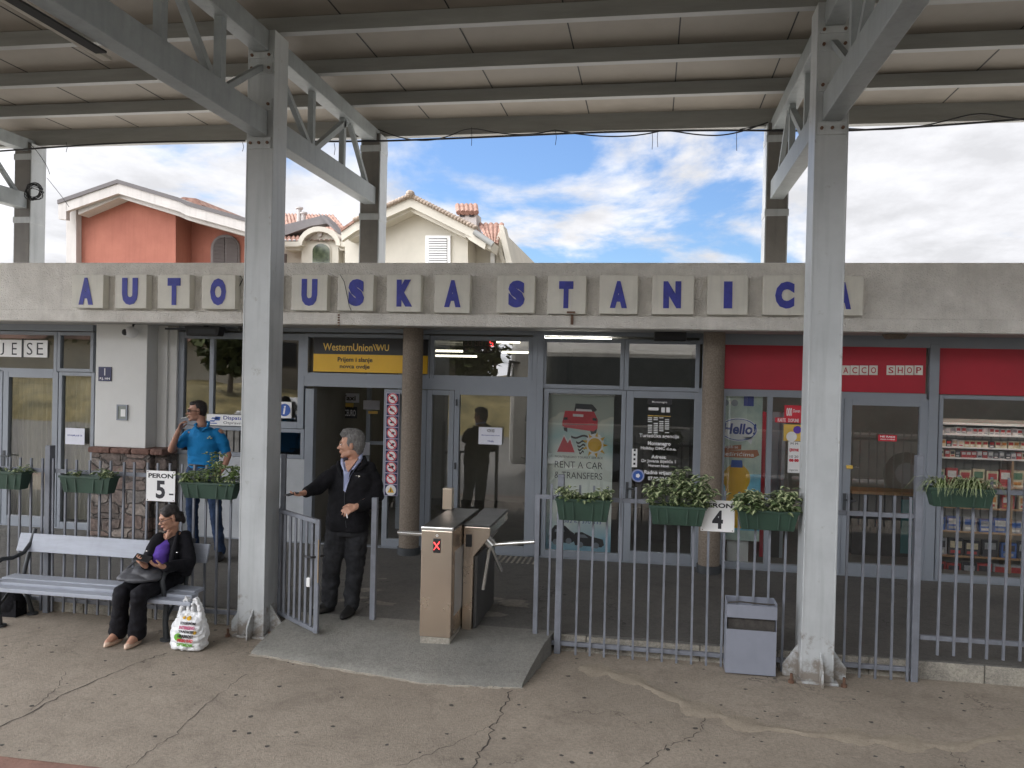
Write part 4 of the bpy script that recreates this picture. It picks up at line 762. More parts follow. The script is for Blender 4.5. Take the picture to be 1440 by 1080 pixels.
# cables strung along the rear edge and a coil on the far-left column
def cab(pts, Y, r, lab, grp='cables under the canopy edge'):
    P = [at(x, y, Y) for x, y in pts]; Q = []
    for i in range(len(P)-1):
        for k in range(8): Q.append(P[i].lerp(P[i+1], k/8))
    Q.append(P[-1]); S = [sum((Q[min(max(i+d, 0), len(Q)-1)] for d in range(-4, 5)), Vector())/9 for i in range(len(Q))]; S[0] = Q[0]; S[-1] = Q[-1]
    return tag(MB().tube(S, r, 6).build('cable', 'cable', smooth=True), lab, 'cable', grp)
cab([(-20, 214), (60, 208), (180, 200), (345, 198)], 9.66, .012, 'taut black cable crossing the sky at the upper left')
cab([(404, 199), (480, 199), (560, 198), (700, 192), (860, 185), (1000, 183), (1140, 184), (1200, 184), (1330, 176), (1460, 166)], 9.66, .012, 'long taut black cable across the middle of the sky under the canopy edge')
cab([(532, 182), (565, 195), (600, 199), (632, 192), (660, 178), (700, 188), (745, 190), (780, 183)], 9.62, .007, 'sagging thin black cable beside the middle rear column')
cab([(780, 183), (820, 190), (870, 193), (915, 188), (935, 182), (985, 191), (1030, 190), (1080, 172)], 9.62, .008, 'sagging black cable in front of the blue sky')
cab([(1193, 181), (1240, 183), (1290, 179), (1330, 170), (1375, 158), (1410, 164), (1450, 170)], 9.62, .008, 'sagging black cable at the upper right')
cab([(1075, 175), (1060, 178), (1040, 182)], 9.6, .006, 'short cable end by the right rear column')
for i, (x, y0, y1) in enumerate(((93, 200, 214), (341, 200, 213), (470, 201, 218), (663, 179, 205), (781, 183, 204), (917, 184, 210), (925, 184, 207), (1036, 184, 212))):
    tag(MB().tube([at(x, y0, 9.63), at(x+random.uniform(-1, 2), (y0+y1)/2, 9.63), at(x, y1, 9.63)], .0035, 5).build('wire_tie', 'cable'), 'thin tie wire dangling from a black cable against the sky', 'wire', 'tie wires dangling from the cables')
c = at(48, 271, 9.62); b = MB()
for k in range(9):
    a = random.uniform(.09, .15); bb_ = random.uniform(.07, .12); ph = random.uniform(-.3, .3); dx, dz = random.uniform(-.03, .03), random.uniform(-.03, .03)
    b.tube([(c.x+dx+a*math.cos(t_*.449)*1.0, 9.6+.02*math.sin(t_+k), c.z+dz+bb_*math.sin(t_*.449+ph)) for t_ in range(15)], .005, 5)
tag(b.build('cable_coil', 'cable', smooth=True), 'tangled coil of black cable hung on the far-left rear column', 'cable')
cab([(40, 200), (52, 212), (66, 233), (70, 245)], 9.6, .004, 'thin loose wire curling off the far-left rear column')
cab([(66, 250), (90, 280), (97, 291)], 11, .004, 'thin wire running towards the eave of the orange house')
# ------------------------------------------------------------------ fences
BARM = {}
def fencepiece(name, X0, X1, zb, zt, lab, posts=(), above=.10, below=.10, first=.07, y=7.10, ztl=None):
    t = empty(name, ((X0+X1)/2, y, zb), lab, 'fence', 'grey bar fences along the platform')
    for z in (zb, zt): MB().box(X0, X1, y-.018, y+.018, z-.018, z+.018).build('rail', 'fence', t, bevel=.003)
    L_ = round(zt+above-(zb-below), 3)
    if L_ not in BARM: BARM[L_] = MB().box(-.009, .009, -.009, .009, 0, L_).mesh('baluster', 'fence')
    x = X0+first
    while x < X1-.01:
        if all(abs(x-p[0]) > .05 for p in posts):
            o = bpy.data.objects.new('baluster', BARM[L_]); C.objects.link(o); o.parent = t; o.location = (x-(X0+X1)/2, -.0275+random.uniform(-.001, .001), zb-below-zb+random.uniform(-.004, .004)); o.rotation_euler = (random.uniform(-.004, .004), random.uniform(-.007, .007), 0)
        x += .122
    for p in posts: MB().box(p[0]-.027, p[0]+.027, y-.05, y+.004 if 0 else y-.019, 0 if p[2] else zb, p[1]).build('post', 'fence', t, bevel=.004) if 0 else MB().box(p[0]-.027, p[0]+.027, y-.046, y+.03, .002, p[1]).build('post', 'fence', t, bevel=.004)
    return t
fencepiece('bar_fence', -9.5, -3.64, .13, 1.375, 'long grey bar fence behind the bench, hung with planters', [(-5.71, 1.62, 1), (-8.1, 1.62, 1)], .12, .11)
f2 = fencepiece('bar_fence', -.93, 1.20, .085, 1.35, 'grey bar fence between the turnstiles and the right column, platform 4 sign on it', [(-.745, 1.55, 1)], .12, .09, .1)
MB().box(-.965, -.925, 7.08, 7.12, .10, 1.37).build('post', 'fence', f2, bevel=.004)
fencepiece('bar_fence', 1.51, 2.18, .09, 1.335, 'short grey bar fence just right of the right steel column', [(2.15, 1.83, 1)], .16, .09, .1)
fencepiece('bar_fence', 2.19, 5.5, .36, 1.56, 'higher grey bar fence at the far right, in front of the packet shelves', [], .12, .13, .13)
# open gate and its post
H0 = Vector((-3.345, 7.13, 0)); H1 = Vector((-2.80, 6.70, 0)); d = (H1-H0).normalized()
t = empty('bar_gate', tuple(H0), 'grey bar gate standing open beside the left steel column, with a latch', 'gate')
z0, z1 = .16, 1.10; b = MB(); H1 = H0+d*.70
for P_ in (H0, H1): b.bar(P_+Vector((0, 0, z0-.02)), P_+Vector((0, 0, z1+.02)), .04, .04)
for z in (z0, z1): b.bar(H0+Vector((0, 0, z)), H1+Vector((0, 0, z)), .036, .036)
b.build('frame', 'fence', t, bevel=.004)
for k in range(6): P_ = H0+d*(.7*(k+1)/7); MB().bar(P_+Vector((0, 0, z0)), P_+Vector((0, 0, z1)), .02, .02).build('baluster', 'fence', t)
b = MB(); P_ = H1+d*.021; b.bar(P_+Vector((0, 0, .58)), P_+Vector((0, 0, .95)), .028, .006, up=(1, 0, 0)); b.build('lock_plate', mat('brass_plate', (.4, .3, .18), .4, .6), t)
P_ = H1-d*.06; n_ = Vector((d.y, -d.x, 0)); b = MB(); b.tube([H1+Vector((0, 0, .80))+n_*.02, H1+Vector((0, 0, .80))+n_*.06, P_+Vector((0, 0, .79))+n_*.06-d*.06], .01); b.tube([H1+Vector((0, 0, .80))-n_*.02, H1+Vector((0, 0, .80))-n_*.06, P_+Vector((0, 0, .79))-n_*.06], .01); b.build('handle', 'black', t, smooth=True)
b = MB(); q = H1-d*.11+n_*.02; b.bar(q+Vector((0, 0, .52)), q+Vector((0, 0, .60)), .035, .03); b.build('padlock', 'white', t, bevel=.006)
t = tag(MB().box(-3.36, -3.32, 7.15, 7.19, GZ, 1.62).build('gate_post', 'fence', bevel=.003), 'thin grey hinge post tight behind the left steel column', 'post')
t = tag(MB().box(-2.47, -2.42, 7.13, 7.18, GZ, 1.26).build('gate_post', 'fence', bevel=.004), 'free standing grey post right of the man in black', 'post')
# ------------------------------------------------------------------ platform number signs
def peron(px, tilt, num, lab, extra=None):
    Y = 7.045; r_ = rect(*px, Y); X0, X1, Z0, Z1 = r_; cx, cz = (X0+X1)/2, (Z0+Z1)/2; t = empty('platform_sign', (cx, Y, cz), lab, 'sign', 'white platform number signs')
    W_, H_ = X1-X0, Z1-Z0; MB().box(X0, X1, Y-.004, Y, Z0, Z1).build('board', 'white', t, bevel=.001)
    text('lettering', 'PERON', (X0+W_*.07, X1-W_*.07, Z1-H_*.24, Z1-H_*.09), Y-.004, 'inktext', t, .035, .001)
    text('number', num, (X0+W_*.34, X0+W_*.66, Z0+H_*.09, Z1-H_*.32), Y-.004, 'inktext', t, .035, .001)
    if extra: MB().box(X1-W_*.20, X1-W_*.05, Y-.006, Y-.004, Z0+H_*.22, Z0+H_*.27).build('dash', 'inktext', t)
    b = MB()
    for sx in (X0+.015, X1-.015):
        for sz in (Z0+.012, Z1-.012): b.disc(sx, sz, .005, Y-.006, Y-.004, 8)
    b.build('rivets', 'bolt', t); t.rotation_euler.y = tilt; return t
peron((206, 662, 246.5, 705), .0, '5', 'white platform sign PERON 5 above the seated woman', True)
peron((985.5, 703.5, 1033, 747.5), -.0, '4', 'white platform sign PERON 4 between two planters')
# ------------------------------------------------------------------ planters
def leaf(b, p, d, ln, w, up, stripe=True):
    d = d.normalized(); r = d.cross(up); r = r.normalized() if r.length > 1e-4 else Vector((1, 0, 0)); u = r.cross(d).normalized()
    m1 = p+d*ln*.45+u*ln*.10; tip = p+d*ln-u*ln*.12
    k = b.k; b.k = 0
    b.add([p, m1+r*w-u*w*.3, tip, m1+r*w*.28], [(0, 1, 2, 3)]); b.add([p, m1-r*w*.28, tip, m1-r*w-u*w*.3], [(0, 1, 2, 3)]); b.k = 1 if stripe else 0
    up_ = u*.0012; ws = .50 if stripe else .28; b.add([p+up_, m1+r*w*ws+up_, tip, m1-r*w*ws+up_], [(0, 1, 2, 3)]); b.k = k
def planter(px, style, lab, dens=1.0, hgt=.2):
    Y = 6.955; X0, X1, Z0, Z1 = rect(*px, Y); cx = (X0+X1)/2; t = empty('planter', (cx, 7.0, Z0), lab, 'planter', 'green planters hung on the fences')
    hw = (X1-X0)/2; D0, D1 = 6.90, 7.055; b = MB(); tp = .86
    def ringp(s, z, dy=0): return [(cx-hw*s, D0+dy, z), (cx+hw*s, D0+dy, z), (cx+hw*s, D1-dy, z), (cx-hw*s, D1-dy, z)]
    vs = ringp(tp*.98, Z0, .025)+ringp(.965, Z1-.022, .006)+ringp(1, Z1-.022)+ringp(1, Z1)+ringp(.96, Z1, .012)+ringp(.93, Z1-.05, .02); b.add(vs, [(3, 2, 1, 0)]+[(j*4+i, j*4+(i+1) % 4, j*4+4+(i+1) % 4, j*4+4+i) for j in range(5) for i in range(4)])
    for f in (-.72, -.36, .36, .72): b.prism([(cx+hw*f*.9-.006, Z0+.01), (cx+hw*f*.9+.006, Z0+.01), (cx+hw*f+.006, Z1-.024), (cx+hw*f-.006, Z1-.024)], D0+.004, D0+.012)
    b.build('trough', 'planter', t, bevel=.003)
    MB().add([(cx-hw*.93, D0+.02, Z1-.02), (cx+hw*.93, D0+.02, Z1-.02), (cx+hw*.93, D1-.02, Z1-.02), (cx-hw*.93, D1-.02, Z1-.02)], [(0, 1, 2, 3)]).build('soil', 'soil', t)
    b = MB(); zt = Z1-.02; rnd = random.Random(hash(px) % 1000)
    if style == 'spider':
        for _ in range(170):
            x = cx+rnd.uniform(-.75, .8)*hw; p = Vector((x, rnd.uniform(D0+.04, D1-.04), zt)); a = rnd.uniform(0, 6.28); ln = rnd.uniform(.18, .36); out = Vector((math.cos(a), math.sin(a)*.7, 0)); pts = []
            for k in range(6): s_ = k/5; pts.append(p+out*ln*s_*rnd.uniform(.75, .85)+Vector((0, 0, ln*(1.25*s_-1.35*s_*s_))))
            w = rnd.uniform(.006, .011)
            for k in range(5):
                q0, q1 = pts[k], pts[k+1]; dd = (q1-q0).normalized(); r = dd.cross(Vector((0, 0, 1))).normalized(); w0, w1 = w*(1-k/5.5), w*(1-(k+1)/5.5)
                b.k = 0; b.add([q0-r*w0, q0+r*w0, q1+r*w1, q1-r*w1], [(0, 1, 2, 3)]); b.k = 1; up = Vector((0, 0, .0012)); b.add([q0-r*w0*.4+up, q0+r*w0*.4+up, q1+r*w1*.4+up, q1-r*w1*.4+up], [(0, 1, 2, 3)])
        mats = ['leafm', 'leafl']
    else:
        n = int(300*dens)
        mounds = [(rnd.uniform(-.8, .8), rnd.uniform(.5, 1)) for _ in range(5)]
        if style == 'tall': mounds = [(-.6, .45), (-.2, .55), (.15, 1.25), (.25, .9), (.75, .75), (-.85, .4), (.95, .7)]
        if style == 'big': mounds = [(-.85, .7), (-.5, 1.0), (-.1, 1.0), (.05, 1.35), (.25, 1.0), (.6, .8), (.8, 1.15), (.95, .7)]
        if style == 'small': mounds = [(-.7, 1.0), (-.5, .7), (-.1, .5), (.25, .6), (.6, .75), (.8, .9)]
        if style == 'two': mounds = [(-.55, .9), (-.8, .7), (-.3, .8), (.45, 1.0), (.7, .85), (.3, .6)]
        if style == 'sparse': mounds = [(-.5, .5), (.7, .9), (.8, .6)]
        for _ in range(n):
            mx_, mh = rnd.choice(mounds); x = cx+(mx_+rnd.gauss(0, .13))*hw; z = zt+rnd.uniform(.0, 1)**.6*mh*hgt; y = rnd.uniform(D0-.02, D1)
            a = rnd.uniform(0, 6.28); dd = Vector((math.cos(a), math.sin(a)-.45, rnd.uniform(-.55, .35))); ln = rnd.uniform(.045, .078)*(1.15 if style in ('big', 'two') else .9); leaf(b, Vector((x, y, z)), dd, ln, ln*.30, Vector((0, 0, 1)), rnd.random() < (.8 if style in ('big', 'two', 'small') else .4))
        b.k = 2
        for mx_, mh in mounds:
            for _ in range(3): x = cx+(mx_+rnd.uniform(-.1, .1))*hw; b.tube([(x, (D0+D1)/2, zt), (x+rnd.uniform(-.02, .02), (D0+D1)/2-.02, zt+mh*hgt*.9)], .003, 5)
        mats = ['leafd' if style in ('big', 'two', 'small', 'sparse') else 'leafm', 'leafl', 'leafm']
    b.build('foliage', mats, t); return t
planter((-28, 662, 36.5, 687), 'sparse', 'green planter cut by the left edge of the photo', .3, .08)
planter((87, 669, 160, 693), 'sparse', 'green planter with hardly any plants left, above the bench', .35, .10)
planter((256, 678, 334, 701), 'tall', 'green planter with tall yellowish plants in front of the man in the blue polo', 1.2, .24)
planter((781, 701, 860, 732), 'small', 'green planter with low bushy plants, nearest the turnstiles', .9, .12)
planter((912, 711, 993, 738), 'big', 'green planter overflowing with striped leaves left of the PERON 4 sign', 1.7, .24)
planter((1036, 717, 1123, 745), 'two', 'green planter with two striped mounds between the PERON 4 sign and the steel column', 1.6, .19)
planter((1304, 686, 1398, 713), 'spider', 'green planter with a spider plant at the far right', 1, .2)
# ------------------------------------------------------------------ litter bin
X0, X1 = .655, 1.052; t = empty('litter_bin', (.85, 7.0, 0), 'grey sheet metal litter bin with a dark slot beside the right steel column', 'bin')
b = MB(); b.box(X0, X1, 6.90, 6.905, .012, .372); b.box(X0, X0+.004, 6.905, 7.09, .012, .60); b.box(X1-.004, X1, 6.905, 7.09, .012, .60); b.box(X0+.004, X1-.004, 7.085, 7.09, .012, .60); b.box(X0+.004, X1-.004, 6.905, 7.085, .012, .02); b.build('body', 'binm', t, bevel=.002)
MB().box(X0, X1, 6.897, 6.903, .468, .575).build('front_flap', 'binm', t, bevel=.002)
MB().box(X0+.012, X1-.012, 6.93, 7.07, .03, .50).build('liner', 'bindark', t)
b = MB(); b.tube([(X0+.01, 6.91, .585), (X0+.1, 6.90, .60), (X0+.25, 6.905, .592), (X1-.02, 6.91, .59)], .006); b.build('rim_wire', 'bindark', t)
# ------------------------------------------------------------------ turnstiles
def prismx(b, poly, x0, x1):
    """polygon of (y,z) run along x"""
    n = len(poly); vs = [(x0, p[0], p[1]) for p in poly]+[(x1, p[0], p[1]) for p in poly]; return b.add(vs, [tuple(range(n-1, -1, -1)), tuple(range(n, 2*n))]+[(i, (i+1) % n, (i+1) % n+n, i+n) for i in range(n)])
M['lidm'] = mat('lid_canopy_tone', (.06, .06, .058), .38, .2, .1, 5, .02)  # dark reflection of the canopy put into the lid colour
t = empty('turnstile', (-1.73, 6.67, .1), 'left brushed steel turnstile showing a red cross, with a card post on its far end', 'turnstile', 'turnstiles')
X0, X1 = -1.868, -1.60
b = MB(); b.box(X0, X1, 6.67, 7.69, .19, 1.085); b.build('cabinet', 'inox', t, bevel=.006)
MB().box(X0-.004, X1+.004, 6.70, 7.70, 1.086, 1.113).build('lid', 'lidm', t, bevel=.004); MB().box(X0-.004, X1+.004, 6.662, 6.70, 1.086, 1.115).build('lid_edge', 'inoxlight', t, bevel=.006)
b = MB(); b.box(X0+.004, X1-.002, 6.678, 7.69, .06, .19); b.build('plinth', 'kerbm', t, bevel=.012)
MB().box(-1.765, -1.70, 6.664, 6.672, .90, 1.02).build('display', 'black', t, bevel=.008)
b = MB(); c = Vector((-1.7325, 6.662, .96))
for s in (-1, 1): b.bar(c+Vector((-.024, 0, -.034*s)), c+Vector((.024, 0, .034*s)), .003, .007, up=(0, 1, 0)) if 0 else b.prism([(c.x-.026, c.z-.030*s-.004), (c.x-.022, c.z-.034*s-.002), (c.x+.026, c.z+.030*s+.002), (c.x+.022, c.z+.034*s+.004)], 6.6605+s*.0005, 6.6635)
b.build('red_cross', 'redlamp', t)
b = MB(); b.ring(-1.7325, 1.045, .010, .006, 6.667, 6.6695, 12); b.build('emblem', 'whitetext', t)
b = MB(); b.box(X1+.0005, X1+.004, 6.78, 7.25, .35, .90); b.build('side_panel', mat('side_panel_grey', (.5, .5, .5), .4, .5), t, bevel=.002)
b = MB(); b.tube([(X0+.02, 6.82, 1.02), (X0-.235, 6.75, 1.035)], .019, 12); b.build('arm', 'inoxlight', t, smooth=True)
c = at(630, 718, 7.6); b = MB(); b.box(c.x-.048, c.x+.048, 7.56, 7.64, 1.114, 1.315); b.build('card_post', 'inox', t, bevel=.006)
t = empty('turnstile', (-1.5, 7.05, GZ), 'right brushed steel turnstile with a slanting side and three arms', 'turnstile', 'turnstiles')
X0, X1 = -1.585, -1.37
xa, xb, xc_ = -1.59, -1.50, -1.355
b = MB(); b.prism([(xa, GZ+.002), (xb-.005, GZ+.002), (xb, .80), (xc_, .99), (xc_, 1.062), (xa, 1.062)], 7.05, 7.95); b.build('cabinet', 'inox', t, bevel=.005)
b = MB(); b.box(xa-.004, xc_+.006, 7.042, 7.96, 1.063, 1.085); b.build('lid', 'lidm', t, bevel=.006)
b = MB(); b.box(xb+.001, xb+.03, 7.09, 7.92, GZ+.01, .80); b.build('side_door', mat('dark_steel_panel', (.10, .10, .10), .45, .5), t, bevel=.006)
MB().box(-1.57, -1.515, 7.043, 7.052, .885, .995).build('display', 'black', t, bevel=.008)
hc = Vector((-1.375, 7.0+.16, .90))
b = MB(); b.tube([hc-Vector((.06, 0, -.06)), hc+Vector((.02, 0, -.02))], .05, 16); b.build('hub', 'inoxlight', t, smooth=True)
for e in ((at(752, 762, 7.1)), (at(705, 803, 7.3)), (at(679, 829, 7.12))):
    b = MB(); b.tube([hc+Vector((0, 0, -.01)), e], .0175, 12); b.build('arm', 'inoxlight', t, smooth=True)
# low concrete plinth / planter behind the turnstiles
tag(MB().box(-2.25, -1.15, 8.35, 8.65, GZ, 1.0).build('counter', 'kerbm', bevel=.02), 'low pale concrete block behind the turnstiles', 'block') if 0 else None
# ------------------------------------------------------------------ bench
t = empty('bench', (-4.9, 6.7, 0), 'long bench with grey plank seat and cast iron armrests, a woman on its right end', 'bench')
for i, (y0, y1, z) in enumerate(((6.43, 6.54, .405), (6.555, 6.665, .425), (6.68, 6.84, .43))):
    b = MB(); b.box(-5.90+.02*i, -3.83-.05*i if i else -3.82, y0, y1, z-.035, z); b.build('seat_plank', 'bench', t, bevel=.006)
b = MB(); a, c, w = Vector((-5.93, 6.93, .62)), Vector((-3.97, 6.93, .62)), .17
vs = []
for P_ in (a, c):
    vs += [P_, P_+Vector((0, .025, -.008)), P_+Vector((0, .085, .155)), P_+Vector((0, .06, .163))]
b.add(vs, [(0, 1, 2, 3), (7, 6, 5, 4), (0, 4, 5, 1), (1, 5, 6, 2), (2, 6, 7, 3), (3, 7, 4, 0)]); b.build('backrest', 'bench', t, bevel=.005)
for X in (-4.14, -5.80):
    b = MB(); b.tube([(X, 6.60, .02), (X, 6.575, .18), (X, 6.585, .32), (X, 6.545, .45), (X, 6.52, .54), (X, 6.55, .60), (X, 6.62, .615), (X, 6.74, .60), (X, 6.88, .62), (X, 6.97, .70), (X, 7.01, .80)], [.026, .022, .022, .022, .022, .021, .020, .019, .019, .019, .016], 10); b.build('armrest', 'iron', t, smooth=True)
    b = MB(); b.tube([(X, 7.02, .82), (X, 6.97, .66), (X, 6.90, .48), (X, 6.88, .38), (X, 6.93, .2), (X, 7.0, .02)], .02, 8); b.tube([(X, 6.57, .36), (X, 6.7, .375), (X, 6.88, .39)], .018, 8); b.tube([(X, 6.59, .20), (X, 6.72, .30), (X, 6.89, .34)], .013, 8); b.build('leg', 'iron', t, smooth=True)
    b = MB(); b.tube([(X, 6.60, .003), (X, 6.60, .02)], .055, 16); b.tube([(X, 7.0, .003), (X, 7.0, .02)], .05, 16); b.build('foot', 'iron', t, smooth=True)
# dark bag under bench
b = MB(); b.ell((-5.98, 6.93, .125), (.14, .10, .12)); b.box(-6.1, -5.86, 6.86, 7.0, .004, .16); tag(b.build('black_bag', 'jacket', smooth=True), 'black bag on the ground under the left end of the bench', 'bag')
# ------------------------------------------------------------------ people
def ico(bb, c, r, rot=None): bb.ell(c, r if isinstance(r, (tuple, list)) else (r, r, r), rot, 14, 9)
def chain(bb, pts, rs, flat=None):
    """tapered limb through joints, rounded at each joint"""
    pts = [Vector(p) for p in pts]
    for p, r in zip(pts, rs): ico(bb, p, r)
    for i in range(len(pts)-1):
        a, c = pts[i], pts[i+1]; d = (c-a)
        if d.length < 1e-5: continue
        d.normalize(); u = Vector((0, 0, 1)) if abs(d.z) < .9 else Vector((0, 1, 0)); r = d.cross(u).normalized(); u = r.cross(d)
        n = 14; vs = []
        for P_, q in ((a, rs[i]), (c, rs[i+1])): vs += [P_+r*math.cos(2*math.pi*k/n)*q+u*math.sin(2*math.pi*k/n)*q for k in range(n)]
        bb.add(vs, [(k, k+n, (k+1) % n+n, (k+1) % n) for k in range(n)]+[tuple(range(n)), tuple(range(2*n-1, n-1, -1))])
def loft(bb, rings, n=28, ex=1.0):
    """rings of (centre, rx, ry, turn)"""
    vs = []
    for c, rx, ry, a in rings:
        for k in range(n):
            t = 2*math.pi*k/n; x = rx*math.copysign(abs(math.cos(t))**ex, math.cos(t)); y = ry*math.copysign(abs(math.sin(t))**ex, math.sin(t)); vs.append((c[0]+x*math.cos(a)-y*math.sin(a), c[1]+x*math.sin(a)+y*math.cos(a), c[2]))
    m = len(rings); fs = [(j*n+k, j*n+(k+1) % n, (j+1)*n+(k+1) % n, (j+1)*n+k) for j in range(m-1) for k in range(n)]+[tuple(range(n-1, -1, -1)), tuple(range((m-1)*n, m*n))]
    bb.add(vs, fs)
def fuse(bb, name, m, parent, vox=.008, sm=3, disp=0, dscale=9, seed=0):
    """join the overlapping pieces into one continuous skin"""
    me = bb.mesh('tmp', m, wloc(parent)); bm = bmesh.new(); bm.from_mesh(me); bmesh.ops.recalc_face_normals(bm, faces=bm.faces); bm.to_mesh(me); bm.free()
    o = bpy.data.objects.new('tmp', me); C.objects.link(o)
    r = o.modifiers.new('r', 'REMESH'); r.mode = 'VOXEL'; r.voxel_size = vox; r.use_smooth_shade = True
    s = o.modifiers.new('s', 'SMOOTH'); s.factor = .5; s.iterations = sm
    dg = bpy.context.evaluated_depsgraph_get(); me2 = bpy.data.meshes.new_from_object(o.evaluated_get(dg)); bpy.data.objects.remove(o)
    if disp:
        from mathutils import noise
        off = Vector((seed*3.1, seed*1.7, 0)); ns = [v.normal.copy() for v in me2.vertices]
        for v, nn in zip(me2.vertices, ns):
            q = v.co*dscale+off; q.z *= 1.6
            v.co = v.co+nn*disp*(abs(noise.noise(q))*1.4-.35+.4*noise.noise(q*2.3))
    me2.materials.clear(); me2.materials.append(M[m]); me2.name = name
    me2.polygons.foreach_set('use_smooth', [True]*len(me2.polygons))
    x = bpy.data.objects.new(name, me2); C.objects.link(x); x.parent = parent; return x
def headmat(yaw, pitch=0, roll=0): return Matrix.Rotation(yaw, 3, 'Z')@Matrix.Rotation(pitch, 3, 'X')@Matrix.Rotation(roll, 3, 'Y')
def head(bb, c, rm, s=1.0, jaw=1.0, male=True):
    """local frame: face looks along -Y"""
    c = Vector(c); E_ = lambda p, r, rr=None: ico(bb, c+rm@(Vector(p)*s), tuple(q*s for q in r), rm@(rr or Matrix.Identity(3)))
    E_((0, .012, .045), (.074, .094, .082)); E_((0, -.028, -.005), (.060, .066, .088)); E_((0, -.038, -.068), (.045*jaw, .046, .038)); E_((0, -.012, -.06), (.055*jaw, .05, .04))
    E_((0, -.078, -.092), (.021, .019, .018)); E_((0, -.078, .034), (.048, .018, .013)); E_((0, .02, -.06), (.05, .05, .06))
    tilt = Matrix.Rotation(R(-22), 3, 'X'); E_((0, -.096, .004), (.010, .012, .030), tilt); E_((0, -.110, -.018), (.0135, .016, .0125)); E_((-.011, -.100, -.022), (.009, .010, .008)); E_((.011, -.100, -.022), (.009, .010, .008))
    E_((0, -.094, -.050), (.023, .012, .0075)); E_((0, -.092, -.060), (.020, .012, .0075)); E_((-.034, -.072, -.014), (.020, .018, .020)); E_((.034, -.072, -.014), (.020, .018, .020))
    for q in (-1, 1): E_((q*.077, .006, -.004), (.009, .020, .031), Matrix.Rotation(R(12)*q, 3, 'Z'))
def eyes(c, rm, s, parent, closed=False):
    c = Vector(c)
    for q in (-1, 1):
        if not closed:
            b = MB(); ico(b, c+rm@(Vector((q*.031, -.0835, .014))*s), (.0125*s, .006*s, .0058*s), rm); b.build('eye', 'white', parent, smooth=True)
            b = MB(); ico(b, c+rm@(Vector((q*.031, -.0885, .014))*s), (.0055*s, .003*s, .0052*s), rm); b.build('pupil', 'eyes', parent, smooth=True)
        b = MB(); ico(b, c+rm@(Vector((q*.031, -.093, .036))*s), (.019*s, .006*s, .0045*s), rm); b.build('eyebrow', 'darkhair', parent, smooth=True)
    b = MB(); ico(b, c+rm@(Vector((0, -.1015, -.0548))*s), (.019*s, .0055*s, .0035*s), rm); b.build('mouth', 'lip', parent, smooth=True)
def hand(bb, wr, d, nrm, side, curl=.5, s=1.0, thumb=.6, spread=.10):
    """wrist, direction of the fingers, palm normal (towards the palm), side=+1 thumb along d x n"""
    wr, d = Vector(wr), Vector(d).normalized(); nrm = Vector(nrm); nrm = (nrm-d*nrm.dot(d)).normalized(); lat = d.cross(nrm).normalized()*side
    chain(bb, [wr-d*.02, wr+d*.02], [.024*s, .025*s])
    fl = [.070, .080, .076, .060]
    for i in range(4):
        o = .027-.018*i; base = wr+d*.088*s+lat*o*s-d*(abs(i-1.2)*.004); chain(bb, [wr+d*.02+lat*o*.6*s, base], [.015*s, .0125*s])
        p = base; a = curl*(.45+.08*i); dd = (d+lat*(1.3-i)*spread).normalized(); L_ = fl[i]*s
        for k, f in enumerate((.45, .32, .23)):
            dd = (dd*math.cos(a)+nrm*math.sin(a)).normalized(); q = p+dd*L_*f; chain(bb, [p, q], [(.0098-.001*k)*s, (.0090-.001*k)*s]); p = q; nrm_ = nrm; a = curl*.85; nrm = (nrm-dd*nrm.dot(dd)).normalized()
        nrm = nrm_; nrm = Vector(nrm); nrm = (nrm-d*nrm.dot(d)).normalized()
    p = wr+d*.028*s+lat*.024*s; dd = (d*.72+lat*.75+nrm*thumb*.6).normalized(); q = p+dd*.042*s; dd2 = (d*.9+lat*.15+nrm*thumb).normalized(); q2 = q+dd2*.030*s; q3 = q2+(d*.95+nrm*thumb).normalized()*.022*s
    chain(bb, [wr+lat*.008*s, p, q, q2, q3], [.018*s, .0155*s, .0115*s, .0100*s, .0085*s])
def shoe(bb, heel, d, L_=.27, w=.047, h=.07):
    heel = Vector(heel); d = Vector(d); d.z = 0; d.normalize(); a = math.atan2(d.y, d.x)-math.pi/2
    z = heel.z; P_ = lambda f: heel+d*L_*f
    loft(bb, [((P_(.5)+Vector((0, 0, .004)))[:], w*.92, L_*.49, a), ((P_(.5)+Vector((0, 0, .03)))[:], w, L_*.5, a), ((P_(.46)+Vector((0, 0, .05)))[:], w*.9, L_*.44, a), ((P_(.33)+Vector((0, 0, h)))[:], w*.75, L_*.30, a), ((P_(.24)+Vector((0, 0, h+.03)))[:], w*.72, L_*.2, a)], 24)
def cyl(name, a, c, r, m, lab, cat): return tag(MB().tube([a, c], r, 8).build(name, m, smooth=True), lab, cat)

# ---- man in the black fleece beside the gate -------------------------------
Yb = 7.26
t = empty('person', (-2.80, Yb, GZ), 'grey-haired man in a black fleece and dark jeans holding out a phone', 'person')
a_ = R(-14)
hc = at(494, 626, Yb-.02); rm = headmat(R(-74), R(4), R(0))
sk = MB(); head(sk, hc, rm, 1.06, 1.1)
neck = at(499, 648, Yb+.03); chain(sk, [hc+Vector((.025, .01, -.05)), neck, at(499, 664, Yb+.03)], [.058, .062, .075])
sL, sR = at(472, 664, Yb+.01), at(519, 661, Yb+.05)
eL, wL = at(447, 685, Yb-.14), at(428, 693, Yb-.34)
eR, wR = at(529, 697, Yb+.02), at(502, 712, Yb-.20)
hipL, hipR = at(474, 744, Yb+.02), at(502, 744, Yb+.04); kL, kR = at(466, 800, Yb-.03), at(499, 800, Yb+.02); fL, fR = at(463, 845, Yb+.03), at(494, 848, Yb+.0)
fL.z = GZ+.09; fR.z = GZ+.09
tc_ = at(493, 700, Yb+.03)
